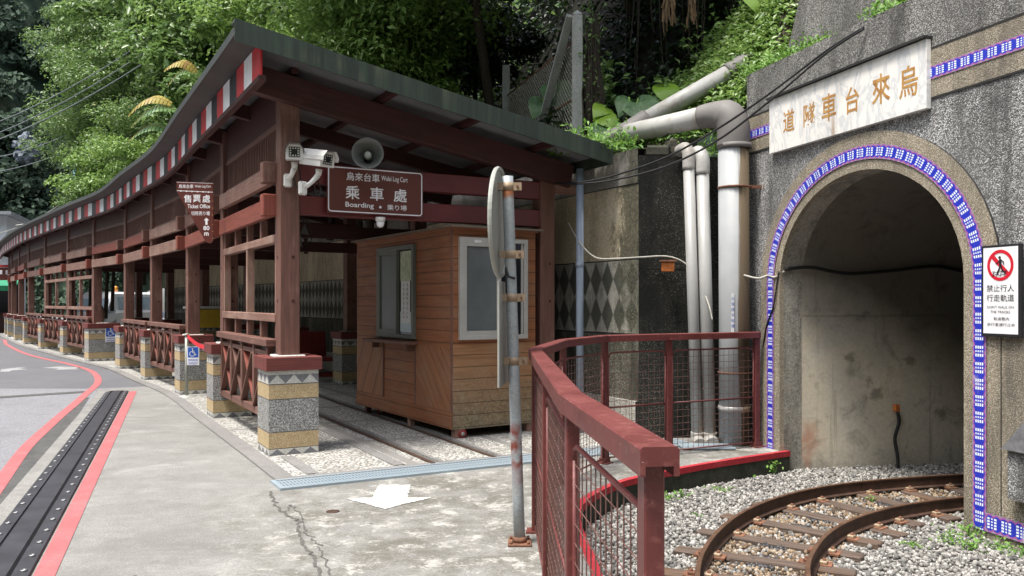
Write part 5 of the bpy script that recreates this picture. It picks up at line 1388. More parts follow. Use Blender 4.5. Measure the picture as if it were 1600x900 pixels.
for (x0, x1, r_, t, lb) in ((1.95, 2.03, .062, 3.25, 'slim white pipe leaning on the black wall, left of its pair'), (2.10, 2.165, .072, 3.2, 'slim white pipe on the black wall, beside the thick grey pipe')):
    r = empty('white_pipe', (x1, 9.12, 0), 0, lb, 'pipe', 'pair of slim white pipes'); b = MB(); b.tube([(0, 0, .05), (x0 - x1, .06, t - .2)], r_, 'pvc', 14); b.build('pipe', r)
    b = MB(); b.tube(spline([(x0 - x1, .06, t - .25), (x0 - x1, .07, t - .08), (x0 - x1 - .02, .14, t), (x0 - x1 - .05, .3, t)], 4), r_ * 1.12, 'pvc_old', 14); b.build('elbow', r)
    b = MB(); b.tube(spline([(0, 0, .12), (0, 0, .04), (0, -.08, .01), (0, -.14, .0)], 4), r_ * 1.12, 'pvc_old', 14); b.build('outlet', r)
dpx = AT(906, 500, 9.75)
r = empty('downpipe', (dpx.x, 9.75, 0), 0, 'blue grey plastic downpipe on the diamond wall behind the railing', 'downpipe'); b = MB(); b.tube([(0, 0, .0), (0, 0, 3.1)], .045, 'downpipe', 14); b.build('pipe', r); b = MB(); b.tube([(0, 0, 1.95), (0, 0, 2.0)], .052, 'downpipe', 14); b.build('bracket', r)
sd = MB(); sd.box((2.05, 8.78, .006), (.55, .3, .012), 'steel_plate', Matrix.Translation((0, 0, 0.012))); tag(sd.build('steel_cover'), 'flat blue grey steel cover at the end of the drain by the pipes', 'cover')
def cable(name, P, r, m, label, n=6, cat='cable'):
    b = MB(); b.tube(spline(P, 6), r, m, n); return tag(b.build(name), label, cat)
w0 = XP @ Vector((1.45, -.03, 3.98))
for k, (dz, lb) in enumerate(((0, 'upper'), (-.05, 'lower'))):
    P = [w0 + Vector((0, 0, dz * .3)), AT(1290, 80 + k * 4, 7.6), AT(1200, 148 + k * 12, 7.9), AT(1120, 202 + k * 18, 8.3), AT(1040, 246 + k * 14, 8.7), AT(960, 274 + k * 7, 9.1), AT(905, 285 + k * 2, 9.4), AT(868, 286, 9.8)]
    cable('overhead_cable', P, .011, 'cable', '%s of the two black cables from the tunnel wall to the station post' % lb)
cable('thin_cable', [AT(888, 348, 10.1), AT(905, 378, 9.7), AT(930, 402, 9.55), AT(962, 404, 9.42), AT(1000, 402, 9.36), AT(1045, 401, 9.38), AT(1075, 415, 9.33), AT(1095, 445, 9.2), AT(1108, 478, 9.0), AT(1113, 500, 8.95)], .009, 'cable_pale', 'thin pale cable looping across the black wall to the pipes')
cable('thin_cable', [AT(1162, 430, 8.88), AT(1185, 435, 8.8)] + [XP @ Vector(p) for p in ((-.02, -.03, 1.82), (.12, -.03, 1.80), (.2, .02, 1.86))], .012, 'cable_pale', 'short pale cable crossing the left jamb of the tunnel arch')
cable('tunnel_cable', [XP @ Vector((.2, .03, 1.88)), Vector((3.1, 8.63, 1.9)), Vector((3.5, 8.72, 1.84)), Vector((4.0, 8.80, 1.87)), Vector((4.5, 8.87, 1.92)), Vector((4.96, 8.94, 1.86)), Vector((5.6, 8.96, 1.84))], .02, 'cable', 'black cable bundle sagging along the tunnel lining')
cable('jamb_cable', [XP @ Vector(p) for p in ((.185, -.035, 1.86), (.10, -.04, 1.5), (-.02, -.04, 1.3), (-.12, -.02, 1.05))], .008, 'cable', 'thin black cable hanging down the left jamb of the arch')
ob = empty('junction_box', AT(1043, 417, 9.34), 0, 'small rusty orange box on the black wall', 'junction box'); b = MB(); b.box((0, -.02, 0), (.14, .07, .11), 'orange', None, .01); b.build('box', ob); b = MB(); b.box((0, -.03, .066), (.18, .1, .018), 'rust'); b.build('lid', ob)
jb = empty('outlet_box', (4.06, 8.83, .42), R(10), 'small orange box with a dangling cable low on the tunnel lining', 'junction box'); b = MB(); b.box((0, -.03, 0), (.055, .06, .075), 'orange', None, .006); b.build('box', jb); b = MB(); b.tube(spline([(.0, -.05, -.04), (.01, -.06, -.15), (-.03, -.05, -.32), (-.02, -.08, -.5), (-.03, -.1, -.63)], 5), .018, 'cable', 8); b.build('cable_tail', jb)
# chain link fence above the roof
fp0, fp1 = Vector((.87, 11.1, 3.3)), Vector((-.10, 14.2, 3.3))
cf = empty('chain_link_fence', fp0, 0, 'rusty chain link fence with concrete posts on top of the wall behind the roof', 'fence')
b = MB(); b.box((0, 0, .98), (.14, .14, 2.16), 'post_conc', None, .01); b.lathe([(.0, 2.14)], 'post_conc', 4, True, False); 
b.face([(-.07, -.07, 2.06), (.07, -.07, 2.06), (0, 0, 2.14)], 'post_conc'); b.face([(.07, -.07, 2.06), (.07, .07, 2.06), (0, 0, 2.14)], 'post_conc'); b.face([(-.07, .07, 2.06), (-.07, -.07, 2.06), (0, 0, 2.14)], 'post_conc'); b.build('post', cf)
d = fp1 - fp0; L = d.length; dn = d.normalized()
b = MB(); b.box((d.x, d.y, 1.1), (.13, .13, 2.35), 'post_conc', None, .01); b.build('post', cf)
b = MB(); b.beam(dn * .02 + Vector((-.09, -.05, 2.05)), dn * 1.75 + Vector((-.09, -.05, .25)), .09, .10, 'post_conc', (1, 0, 0)); b.build('brace', cf)
b = MB(); zt, zb = 1.75, .2; s = .085
for k in range(int((L + 1.6) / s)):
    for sg in (1, -1):
        t0 = k * s - (1.6 if sg > 0 else 0); t1 = t0 + sg * (zt - zb)
        a, c = (t0, zb), (t1, zt)
        lo, hi = 0.08, L - .08
        def clip(a, c, v): f = (v - a[0]) / (c[0] - a[0]); return (v, a[1] + (c[1] - a[1]) * f)
        if max(a[0], c[0]) <= lo or min(a[0], c[0]) >= hi: continue
        if a[0] < lo: a = clip(a, c, lo)
        if c[0] < lo: c = clip(a, c, lo)
        if a[0] > hi: a = clip(a, c, hi)
        if c[0] > hi: c = clip(a, c, hi)
        b.tube([dn * a[0] + Vector((0, 0, a[1])), dn * c[0] + Vector((0, 0, c[1]))], .005, 'wire_grey', 4, False, False)
for z in (zt, .98, zb): b.tube([dn * .05 + Vector((0, 0, z)), dn * (L - .05) + Vector((0, 0, z))], .012, 'rust', 6)
b.build('wire_mesh', cf)
# small weeping details at the far left
for (a, c, lb, r_, m) in (((-40, 205, 30), (300, 12, 24), 'highest of the grey overhead lines crossing the forest', .018, 'cable_line'), ((-40, 222, 30), (302, 28, 24), 'second of the grey overhead lines crossing the forest', .018, 'cable_line'), ((-40, 232, 30), (310, 40, 24), 'third of the grey overhead lines crossing the forest', .02, 'cable_line'), ((-30, 250, 45), (170, 178, 40), 'grey line sagging in front of the pale rock', .022, 'cable_line'), ((-30, 272, 45), (170, 205, 40), 'grey line passing below the pale rock', .018, 'cable_line'), ((-20, 368, 40), (122, 298, 36), 'upper pale line running down to the far end of the roof', .016, 'cable_pale'), ((25, 352, 40), (128, 299, 36), 'lower pale line running down to the far end of the roof', .024, 'cable_pale')):
    A, C_ = AT(a[0], a[1], a[2]), AT(c[0], c[1], c[2]); P = [A.lerp(C_, t) - Vector((0, 0, .35 * 4 * t * (1 - t))) for t in (0, .25, .5, .75, 1)]
    cable('overhead_line', P, r_, m, lb, 5, 'cable')
p = AT(116, 310, 42); b = MB(); b.tube([(p.x, 42, 1), (p.x, 42, 8.7)], .055, 'blue_pole', 8); tag(b.build('slim_pole'), 'slim light blue pole rising behind the far roof', 'pole')
vn = empty('parked_van', (-20.6, 40.5, 0), R(-8), 'white van parked behind the far posts of the station', 'van')
sec = [(-.95, .35), (.95, .35), (.97, 1.0), (.92, 1.15), (.80, 1.95), (.6, 2.05), (-.6, 2.05), (-.80, 1.95), (-.92, 1.15), (-.97, 1.0)]
b = MB(); b.prism([(x, z) for x, z in sec], .75, 4.6, 'van_white'); b.prism([(-.95, .35), (.95, .35), (.95, .98), (-.95, .98)], 0, .75, 'van_white'); b.face([(-.92, .02, .98), (.92, .02, .98), (.78, .75, 1.95), (-.78, .75, 1.95)], 'van_white'); b.build('body', vn)
b = MB(); b.face([(-.82, .07, 1.06), (.82, .07, 1.06), (.70, .70, 1.88), (-.70, .70, 1.88)], 'van_glass'); b.build('windscreen', vn)
b = MB()
for s in (-1, 1): b.face([(s * .93, 1.0, 1.15), (s * .93, 4.2, 1.15), (s * .84, 4.2, 1.8), (s * .84, 1.0, 1.8)], 'van_glass')
b.build('side_window', vn)
for s in (-1, 1):
    b = MB(); b.box((s * .72, -.01, .75), (.3, .03, .18), 'led'); b.build('headlight', vn)
    for y in (.7, 3.7): b = MB(Matrix.Translation((s * .85, y, .33)) @ Matrix.Rotation(R(90), 4, 'Y')); b.lathe([(.2, -.1), (.33, -.1), (.33, .1), (.2, .1)], 'tyre', 20); b.lathe([(0, .09), (.2, .1)], 'sign_back', 20); b.build('wheel', vn)
b = MB(); b.box((0, -.03, .45), (1.9, .1, .2), 'sign_black'); b.build('bumper', vn)
b = MB(Matrix.Translation((.35, 1.6, 2.05))); b.lathe([(.11, 0), (.11, .22), (.07, .3), (0, .3)], 'amber', 14); b.build('beacon', vn)
# person waiting inside, far bay
pe = empty('person', SP(.9, 1.2, 0, 6), R(15), 'dark haired person in a dark red top behind the railing of the far bay', 'person')
me = bpy.data.meshes.new('body'); V = [(0, 0, .92), (0, .01, 1.15), (0, .02, 1.36), (0, .01, 1.45), (0, -.01, 1.56), (0, -.02, 1.66), (.17, .02, 1.38), (.23, .0, 1.12), (.22, -.12, .95), (.22, -.19, .9), (-.17, .02, 1.38), (-.23, .0, 1.12), (-.22, -.12, .95), (-.22, -.19, .9), (.09, 0, .85), (.1, -.02, .48), (.1, .02, .08), (.1, -.12, .04), (-.09, 0, .85), (-.1, -.02, .48), (-.1, .02, .08), (-.1, -.12, .04)]
E = [(0, 1), (1, 2), (2, 3), (3, 4), (4, 5), (2, 6), (6, 7), (7, 8), (8, 9), (2, 10), (10, 11), (11, 12), (12, 13), (0, 14), (14, 15), (15, 16), (16, 17), (0, 18), (18, 19), (19, 20), (20, 21)]
rad = [.14, .13, .15, .06, .09, .085, .065, .05, .04, .03, .065, .05, .04, .03, .1, .065, .05, .04, .1, .065, .05, .04]
me.from_pydata(V, E, []); bd = bpy.data.objects.new('body', me); COL.objects.link(bd); bd.parent = pe; me.materials.append(M['skin'])
md = bd.modifiers.new('skin', 'SKIN'); me.skin_vertices[0].data[0].use_root = True
for i, r_ in enumerate(rad): me.skin_vertices[0].data[i].radius = (r_, r_ * (.7 if i in (0, 1, 2) else 1))
bd.modifiers.new('sub', 'SUBSURF').levels = 2; bd.modifiers['sub'].render_levels = 2
b = MB(); b.lathe([(.20, .95), (.185, 1.1), (.20, 1.3), (.17, 1.42), (.08, 1.46)], 'cloth_red', 16, True, False); b.build('shirt', pe)
b = MB(); b.lathe([(.09, 1.60), (.112, 1.66), (.10, 1.74), (.05, 1.78), (0, 1.785)], 'hair', 16, True, False); b.lathe([(.1, 1.55), (.112, 1.63), (.112, 1.66)], 'hair', 16, True, False); b.v = [(x * .95, y + .02 if y > -.03 else y * .55, z) for x, y, z in b.v]; b.build('hair', pe)
b = MB()
for s in (-1, 1): b.tube([(s * .1, 0, .95), (s * .1, -.02, .5), (s * .1, .02, .1)], [.12, .085, .07], 'cloth_dark', 12)
b.build('trousers', pe)
# building, stall and sign at the far left edge
fb = empty('white_building', (-38.5, 56, 0), R(20), 'pale building with a grey roof behind the far end of the station', 'building')
b = MB(); b.box((0, 0, 3.6), (9, 6, 7.2), 'bld'); b.build('wall', fb); b = MB(); b.box((0, -.5, 7.3), (10, 7.5, .2), 'bld_grey'); b.box((2.0, -3.4, 5.0), (6, 1.2, .12), 'bld_grey'); b.build('roof', fb)
for x in (-3, -1, 1, 3):
    for z in (2.2, 5.6): b = MB(); b.box((x, -3.01, z), (1.2, .06, 1.3), 'glass'); b.build('window', fb)
sl2 = empty('market_stall', (-26.6, 41.8, 0), R(25), 'dark stall with a green canvas awning at the far end of the road', 'stall')
b = MB(); b.face([(-1.6, -1.2, 2.35), (1.6, -1.2, 2.35), (1.6, .6, 3.0), (-1.6, .6, 3.0)], 'awning'); b.face([(-1.6, -1.2, 2.33), (1.6, -1.2, 2.33), (1.6, -1.2, 2.1), (-1.6, -1.2, 2.1)][::-1], 'awning'); b.face([(-1.6, .6, 2.98), (1.6, .6, 2.98), (1.6, -1.2, 2.33), (-1.6, -1.2, 2.33)], 'awning'); b.build('awning', sl2)
for x in (-1.5, 1.5): b = MB(); b.tube([(x, -1.1, 0), (x, -1.1, 2.4)], .04, 'sign_back', 8); b.build('pole', sl2)
b = MB(); b.box((0, .3, .5), (3, .9, 1.0), 'timber_dark'); b.box((0, .9, 1.5), (3.2, .1, 3), 'cloth_dark'); b.build('counter', sl2)
sg = empty('shop_sign', AT(12, 428, 40.5), R(20), 'small brown and white sign above the green awning', 'sign'); b = MB(); b.box((-.5, 0, 0), (1.9, .06, .62), 'brown_sign'); b.build('panel', sg)
b = MB(); b.box((-.5, -.034, .38), (1.9, .02, .12), 'red'); 
for k in range(4): b.box((-1.05 + k * .36, -.035, .08), (.22, .01, .2), 'sign_white')
b.build('stripe', sg); b = MB(); b.tube([(.3, .05, -2.9), (.3, .05, .3)], .05, 'sign_back', 8); b.build('pole', sg)
# ================================================================== HILL, FOREST, PLANTS
def grid_surface(name, rows, m, rough=0.0):
    b = MB()
    rows = [[Vector(p) + Vector((rng.normal(), rng.normal(), rng.normal())) * rough for p in r] for r in rows]
    for A, B_ in zip(rows, rows[1:]):
        for k in range(len(A) - 1): b.face([A[k], A[k + 1], B_[k + 1], B_[k]], m, None, True)
    o = b.build(name); return tag(o, kind='structure')
PR = [(0, 0), (.8, .15), (1.5, 1.1), (2.2, 2.8), (3.2, 5.6), (5, 9.5), (8, 14.5), (13, 22), (20, 32), (32, 46), (50, 62)]
foot = [((9.5, -4), (1, .2), 7.0), ((7.0, 4), (1, .25), 6.8), ((5.2, 9), (.9, .42), 6.2), ((3.7, 11.5), (.75, .66), 4.9), ((2.6, 11.75), (.75, .66), 4.2), ((1.35, 11.3), (.8, .6), 3.4), ((.4, 12.0), (.85, .53), 3.3)]
for i in range(1, NP):
    L = 4.3 if i < 8 else 4.3 + (i - 7) * 3.0
    p = SP(L, 0, 0, i); foot.append(((p[0], p[1]), tuple(AC[i]), 3.2 if i < 8 else max(.2, 3.2 - (i - 7) * 1.2)))
foot.append(((-18, 60), (.95, .3), 0)); foot.append(((-26, 90), (.98, .2), 0))
def prof(d):
    for (d0, z0_), (d1, z1_) in zip(PR, PR[1:]):
        if d <= d1: return z0_ + (z1_ - z0_) * (d - d0) / (d1 - d0)
    return PR[-1][1]
FP = spline([(*f[0], f[2]) for f in foot], 4); FD = spline([(*f[1], 0) for f in foot], 4)
rows = []
for d, z in PR: rows.append([(p.x + n_.x * d, p.y + n_.y * d, p.z + z) for p, n_ in zip(FP, FD)])
grid_surface('hillside', rows, 'hill', .12)
def hill_pt(s, d):
    """point on the hill: s 0..1 along its foot, d metres behind the foot"""
    k = s * (len(FP) - 1); i = min(int(k), len(FP) - 2); f = k - i
    p, n_ = FP[i].lerp(FP[i + 1], f), FD[i].lerp(FD[i + 1], f); z = prof(d); dz = (prof(d + .1) - z) / .1
    nn = Vector((-n_.x * dz, -n_.y * dz, 1)).normalized()
    return Vector((p.x + n_.x * d, p.y + n_.y * d, p.z + z)), nn
def hill_z(x, y):
    best = None
    for p, n_ in zip(FP, FD):
        v = Vector((x - p.x, y - p.y)); d = v.dot(n_.xy); e = abs(v.cross(n_.xy)) if hasattr(v, 'cross') else 0
        if best is None or e < best[0]: best = (e, p.z + prof(max(0, d)))
    return best[1]
# bank beside the upper wall
bank_rows = [[(.75, 10.1, 3.25), (1.5, 10.05, 3.35), (2.3, 9.95, 3.5), (2.95, 9.85, 4.0), (3.3, 9.75, 4.15)],
             [(.8, 10.6, 3.35), (1.5, 10.6, 3.5), (2.3, 10.5, 3.95), (3.0, 10.4, 4.6), (3.55, 10.2, 5.6)],
             [(.9, 11.2, 3.4), (1.5, 11.2, 3.6), (2.4, 11.1, 4.3), (3.2, 11.0, 5.2), (3.9, 10.8, 6.4)],
             [(1.0, 11.9, 3.5), (1.6, 11.9, 3.9), (2.5, 11.9, 4.7), (3.4, 11.8, 5.8), (4.3, 11.6, 7.2)]]
grid_surface('bank', bank_rows, 'soil', .03)
def bank_pt(u, v):
    a = u * 4; i = min(int(a), 3); f = a - i; c = v * 3; j = min(int(c), 2); g_ = c - j
    V_ = lambda jj, ii: Vector(bank_rows[jj][ii])
    return V_(j, i).lerp(V_(j, i + 1), f).lerp(V_(j + 1, i).lerp(V_(j + 1, i + 1), f), g_)
# ---- crowns
def crown_arrays(n, lobes, r, squash, size, seed):
    g = np.random.default_rng(seed)
    LC = g.normal(size=(lobes, 3)); LC /= np.linalg.norm(LC, axis=1, keepdims=True); LC *= (g.uniform(.25, .85, (lobes, 1)) * r); LC[:, 2] *= squash
    LR_ = g.uniform(.18, .46, lobes) * r
    k = g.integers(0, lobes, n)
    D = g.normal(size=(n, 3)); D /= np.linalg.norm(D, axis=1, keepdims=True); D[:, 2] = np.where(g.random(n) < .8, np.abs(D[:, 2]), D[:, 2])
    rad = LR_[k] * (g.random(n) ** .35)
    C = LC[k] + D * rad[:, None] * np.array([1, 1, .8])
    N_ = D * .8 + g.normal(size=(n, 3)) * .45 + np.array([0, 0, .55])
    return C, N_, g.uniform(.65, 1.25, n) * size
def trunk(b, base, top, r, limbs=5):
    base, top = Vector(base), Vector(top); P = [base.lerp(top, t) + Vector((random.uniform(-.12, .12), random.uniform(-.12, .12), 0)) * (0 < t < 1) for t in (0, .25, .5, .75, 1)]
    b.tube(P, [r, r * .85, r * .7, r * .55, r * .3], 'bark', 9)
    for k in range(limbs):
        s_ = base.lerp(top, random.uniform(.4, .9)); a = random.uniform(0, 6.28); L = min((top - base).length * .45, r * 7)
        e_ = s_ + Vector((math.cos(a) * L, math.sin(a) * L, L * .6)); b.tube([s_, s_.lerp(e_, .5) + Vector((0, 0, .1)), e_], [r * .4, r * .25, r * .1], 'bark', 6)
protos = {}
def proto(kind):
    if kind in protos: return protos[kind]
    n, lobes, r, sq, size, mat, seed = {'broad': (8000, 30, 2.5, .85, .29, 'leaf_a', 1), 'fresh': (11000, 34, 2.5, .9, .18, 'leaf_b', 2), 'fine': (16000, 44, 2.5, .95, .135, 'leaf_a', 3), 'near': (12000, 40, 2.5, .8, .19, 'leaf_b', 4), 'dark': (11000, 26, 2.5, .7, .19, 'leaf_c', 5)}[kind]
    C, N_, s_ = crown_arrays(n, lobes, r, sq, size, seed)
    c = leaves('crown', C, N_, s_, mat, .46, None, .22, (0, 0, 0), .3)
    protos[kind] = c; return c
used = set()
def tree(kind, c, scale, label, group, base=None, rz=None, lean=(0, 0)):
    c = Vector(c); z = hill_z(c.x, c.y) if base is None else base
    z = min(z, c.z - 1.2)
    r = empty('hillside_tree', (c.x, c.y, z), rz if rz is not None else random.uniform(0, 6.28), label, 'tree', group)
    cr = proto(kind)
    if kind in used: cr = cr.copy(); COL.objects.link(cr)
    used.add(kind); cr.parent = r; cr.location = (0, 0, c.z - z); cr.scale = (scale, scale, scale * random.uniform(.88, 1.05))
    b = MB(); trunk(b, (lean[0], lean[1], -.5), (0, 0, c.z - z + .6 * scale), .05 * scale + .03); b.build('trunk', r)
    return r
spec = [('fine', 150, 60, 36, 1.05), ('fine', 165, 150, 34, 1.0), ('fine', 140, 215, 36, .95), ('fresh', 175, 265, 33, .9), ('fine', 150, 320, 34, .75), ('broad', 205, 20, 33, 1.15), ('fine', 225, 90, 31, 1.1),
        ('fine', 250, 210, 29, .95), ('broad', 285, 40, 28, 1.1), ('broad', 300, 120, 25, .85), ('fresh', 235, 270, 27, .75), ('broad', 360, 80, 24, .95), ('fresh', 330, -20, 25, 1.0), ('broad', 405, 15, 22, .95), ('broad', 345, 165, 22, .7),
        ('near', 455, 45, 18.2, .85), ('broad', 480, -30, 20, .95), ('near', 515, 80, 15.6, .72), ('near', 580, 60, 14.5, .72), ('near', 600, 118, 14.2, .55), ('near', 645, 50, 14.2, .6), ('broad', 560, -20, 17, .8), ('dark', 690, 110, 15.5, .6), ('dark', 735, 30, 16, .75)]
spec.sort(key=lambda s_: s_[1])
desc = {'fine': 'small leaved green tree', 'fresh': 'fresh green tree', 'broad': 'broad leaved green tree', 'near': 'bright green leafy tree', 'dark': 'dark shaded tree'}
ordw = words + ['eighteenth', 'nineteenth', 'twentieth', 'twenty-first', 'twenty-second', 'twenty-third', 'twenty-fourth', 'twenty-fifth']
for k, (kind, px, py, Y, sc) in enumerate(spec):
    tree(kind, AT(px, py, Y), sc, '%s on the hillside behind the station roof, %s from the left' % (desc[kind], ordw[k]), 'trees on the hillside')
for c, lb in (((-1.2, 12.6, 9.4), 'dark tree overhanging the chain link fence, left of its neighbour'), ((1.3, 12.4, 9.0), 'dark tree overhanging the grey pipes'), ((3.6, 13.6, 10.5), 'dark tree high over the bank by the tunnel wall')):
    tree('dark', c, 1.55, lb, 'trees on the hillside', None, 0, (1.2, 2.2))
# ---- undergrowth on the hill (nobody could count it)
def scatter_hill(name, n, mat, size, s_rng, d_rng, lift, clump=.5):
    C, N_, S_ = [], [], []
    cl = [(random.uniform(*s_rng), d_rng[0] + (d_rng[1] - d_rng[0]) * random.random() ** 1.4, random.uniform(.25, .9)) for _ in range(max(8, n // 160))]
    for k in range(n):
        s0, d0, h = random.choice(cl); s_ = min(.999, max(0, s0 + random.gauss(0, .006))); d = min(49, max(.02, d0 + random.gauss(0, .35)))
        p, nn = hill_pt(s_, d); p = p + nn * random.random() * lift * h + Vector((0, 0, random.random() * lift * .4)); C.append(p); N_.append(nn * .6 + Vector((random.gauss(0, .5), random.gauss(0, .5), .7))); S_.append(size * random.uniform(.6, 1.3))
    return tag(leaves(name, C, N_, S_, mat, .5, None, .2, None, .3), 'leafy undergrowth covering the steep hillside behind the station', 'undergrowth', None, 'stuff')
scatter_hill('undergrowth', 42000, 'leaf_a', .24, (.42, .80), (.3, 16), .9)
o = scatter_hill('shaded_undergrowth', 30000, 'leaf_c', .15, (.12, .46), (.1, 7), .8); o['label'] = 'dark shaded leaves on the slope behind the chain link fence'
# bank cover
C, N_, S_ = [], [], []
for k in range(26000):
    u, v = random.random(), random.random()
    w = .5 + .5 * math.sin(u * 17 + math.sin(v * 9) * 2)
    if random.random() > .55 + .45 * w: continue
    p = bank_pt(u, v); 
    if p.x < 1.5 and random.random() < .5: continue
    C.append(p + Vector((random.gauss(0, .03), random.gauss(0, .03), random.random() ** 2 * .28))); N_.append((random.gauss(0, .5), -.45 + random.gauss(0, .5), .8)); S_.append(random.uniform(.04, .11))
tag(leaves('ground_cover', C, N_, S_, 'leaf_b', .5), 'bright green ground cover on the bank behind the sloping pipe', 'ground cover', None, 'stuff')
# tufts on wall tops
C, N_, S_ = [], [], []
def tuft(c, r, n, s=.07, h=.14):
    for _ in range(n): C.append(Vector(c) + Vector((random.gauss(0, r), random.gauss(0, r * .6), abs(random.gauss(0, h))))); N_.append((random.gauss(0, .7), -.5 + random.gauss(0, .7), .5)); S_.append(s * random.uniform(.6, 1.4))
for x, y, z, r, n in ((.7, 9.95, 3.3, .18, 260), (1.0, 9.75, 3.32, .16, 220), (1.3, 9.62, 3.3, .1, 120), (1.9, 9.62, 3.3, .08, 70), (2.05, 9.55, 3.22, .07, 60), (2.3, 9.6, 3.2, .1, 90), (.45, 10.4, 3.35, .2, 220), (2.3, 9.25, 3.2, .06, 60)): tuft((x, y, z), r, n)
for u, n in ((-.4, 200), (-.1, 160), (.15, 140), (.4, 90), (.62, 70), (1.5, 130), (1.75, 120), (1.95, 90)): tuft(XP @ Vector((u, .16, 4.06)), .10, n * 2, .055, .07)
tag(leaves('wall_top_weeds', C, N_, S_, 'leaf_weed', .4), 'small weeds growing along the tops of the concrete walls', 'weeds', None, 'stuff')
# hanging dry fronds and roots against the dark hill
def strands(name, px0, px1, y0, y1, Y, n, m, label, w=.03):
    b = MB(); b.tube([AT(px0 - 3, y0 - 20, Y), AT((px0 + px1) / 2, y0 - 26, Y + .05), AT(px1 + 3, y0 - 20, Y)], .03, 'bark', 6)
    for k in range(n):
        a = AT(random.uniform(px0, px1), y0 - random.uniform(16, 26), Y + random.uniform(-.03, .03)); L = random.uniform(.4, 1.0) * (y1 - y0) / F * Y
        P = [a + Vector((math.sin(t * 3 + k) * .05 * t, random.gauss(0, .01), -L * t)) for t in (0, .25, .5, .75, 1)]
        if w > .02:
            for p, q2 in zip(P, P[1:]): b.beam(p, q2, w * random.uniform(.5, 1.2), .006, m, (random.gauss(0, 1), 1, 0))
        else: b.tube(P, w * random.uniform(.4, 1), m, 5, False)
    return tag(b.build(name), label, 'dead fronds')
strands('dead_fronds', 1036, 1052, -10, 75, 11.6, 16, 'vine_dry', 'bundle of dry brown fronds hanging over the sloping pipe, the bushier one')
strands('dead_fronds', 1074, 1084, -10, 85, 11.6, 6, 'vine_dry', 'thin strip of dry brown fronds hanging right of the bushy bundle')
o = strands('hanging_roots', 930, 1110, -20, 170, 12.0, 12, 'bark', 'thin bare roots hanging against the dark hillside', .012); o['category'] = 'roots'; o['kind'] = 'stuff'
o = strands('hanging_roots', 640, 800, 20, 170, 14.5, 10, 'bark', 'thin bare creepers hanging in the shade left of the fence', .010); o['category'] = 'roots'; o['kind'] = 'stuff'
# vine covered dead trunk beside the fence post
vt_ = empty('vine_covered_tree', (1.06, 11.15, 3.3), 0, 'crumbling dead tree wrapped in vines beside the tall fence post', 'dead tree')
b = MB(); b.tube([(0, 0, 0), (.02, 0, .5), (-.02, 0, 1.1), (.03, 0, 1.6), (.05, .0, 2.05)], [.11, .10, .12, .09, .07], 'bark', 10)
for k in range(14): 
    x = random.uniform(-.1, .12); b.tube([(x, -.1, random.uniform(1.4, 2.1)), (x + random.uniform(-.08, .08), -.13, 1.0), (x + random.uniform(-.06, .1), -.12, .3), (x, -.1, -.1)], .009, 'bark', 5, False)
b.build('stem', vt_)
g_ = np.random.default_rng(5); n = 420; C = np.stack([g_.normal(0, .1, n), g_.normal(-.06, .08, n), g_.uniform(-.1, 2.2, n)], 1); leaves('vine', C, g_.normal(size=(n, 3)) + np.array([0, -1, .3]), g_.uniform(.03, .09, n), 'leaf_a', .5, vt_)
# elephant ears and small plants
def heart(b, base, tip, width, normal, m):
    base, tip = Vector(base), Vector(tip); d = tip - base; L = d.length; d.normalize(); w = Vector(normal).cross(d).normalized(); nn = d.cross(w)
    out = [(-.16, .10), (-.24, .30), (-.12, .47), (.12, .53), (.38, .46), (.65, .30), (.86, .12), (1.0, 0)]
    for s in (-1, 1):
        prev_m, prev_e = base, base
        for (t, e) in out:
            bow = -(t - .4) ** 2 * .6 * L
            mid = base + d * max(0, t) * L + nn * bow; ed = base + d * t * L + w * s * e * width + nn * (bow - e * e * .22 * width + .022 * L * math.sin(t * 17 + s))
            q_ = [prev_m, mid, ed, prev_e] if s > 0 else [prev_e, ed, mid, prev_m]
            pts = []
            for p in q_:
                if not pts or (p - pts[-1]).length > 1e-5: pts.append(p)
            if len(pts) > 2 and (pts[0] - pts[-1]).length < 1e-5: pts.pop()
            if len(pts) > 2: b.face(pts, m, None, True)
            prev_m, prev_e = mid, ed
def taro(loc, lv, label, m='taro_blade'):
    r = empty('elephant_ear', loc, 0, label, 'plant')
    for (bx_, bz, tx, tz, w, dy) in lv:
        b = MB(); heart(b, (bx_, dy, bz), (tx, dy - .15, tz), w, (0, -.85, .5), m); b.build('leaf', r)
        b = MB(); b.tube([(0, .05, -.1), (bx_ * .5, .08, bz * .6), (bx_, dy, bz)], .014, 'leaf_weed', 6); b.build('stem', r)
taro(tuple(AT(990, 205, 10.75)), [(.06, .42, .26, .05, .48, 0), (-.05, .46, -.2, .2, .30, .08), (.2, .3, .42, .02, .3, -.05)], 'large blue green elephant ear leaf between the fence post and the sloping pipe')
taro(tuple(AT(940, 200, 10.9)), [(.05, .30, -.12, .14, .28, 0), (.0, .16, .2, -.05, .28, -.1)], 'elephant ear with a yellow green leaf right beside the dead trunk', 'leaf_taro2')
taro(tuple(AT(960, 222, 10.7)), [(-.12, .22, -.28, -.04, .36, 0), (.1, .24, .3, .06, .34, .05), (.0, .12, .05, -.1, .26, -.1)], 'low dark elephant ear behind the end of the branch pipe')
taro(tuple(AT(1040, 185, 11.0)), [(.0, .45, .06, .12, .34, 0)], 'single upright yellow green leaf left of the sloping pipe', 'leaf_taro2')
taro(tuple(AT(870, 205, 12.0)), [(.0, .68, .2, .2, .5, 0), (-.2, .5, -.36, .2, .36, .1), (.1, .35, .3, -.02, .34, .1)], 'big elephant ear behind the wire of the fence')
taro(tuple(AT(1195, 40, 10.9)), [(.0, .5, .2, -.05, .62, 0)], 'broad pale green leaf at the top left corner of the upper wall', 'leaf_taro2')
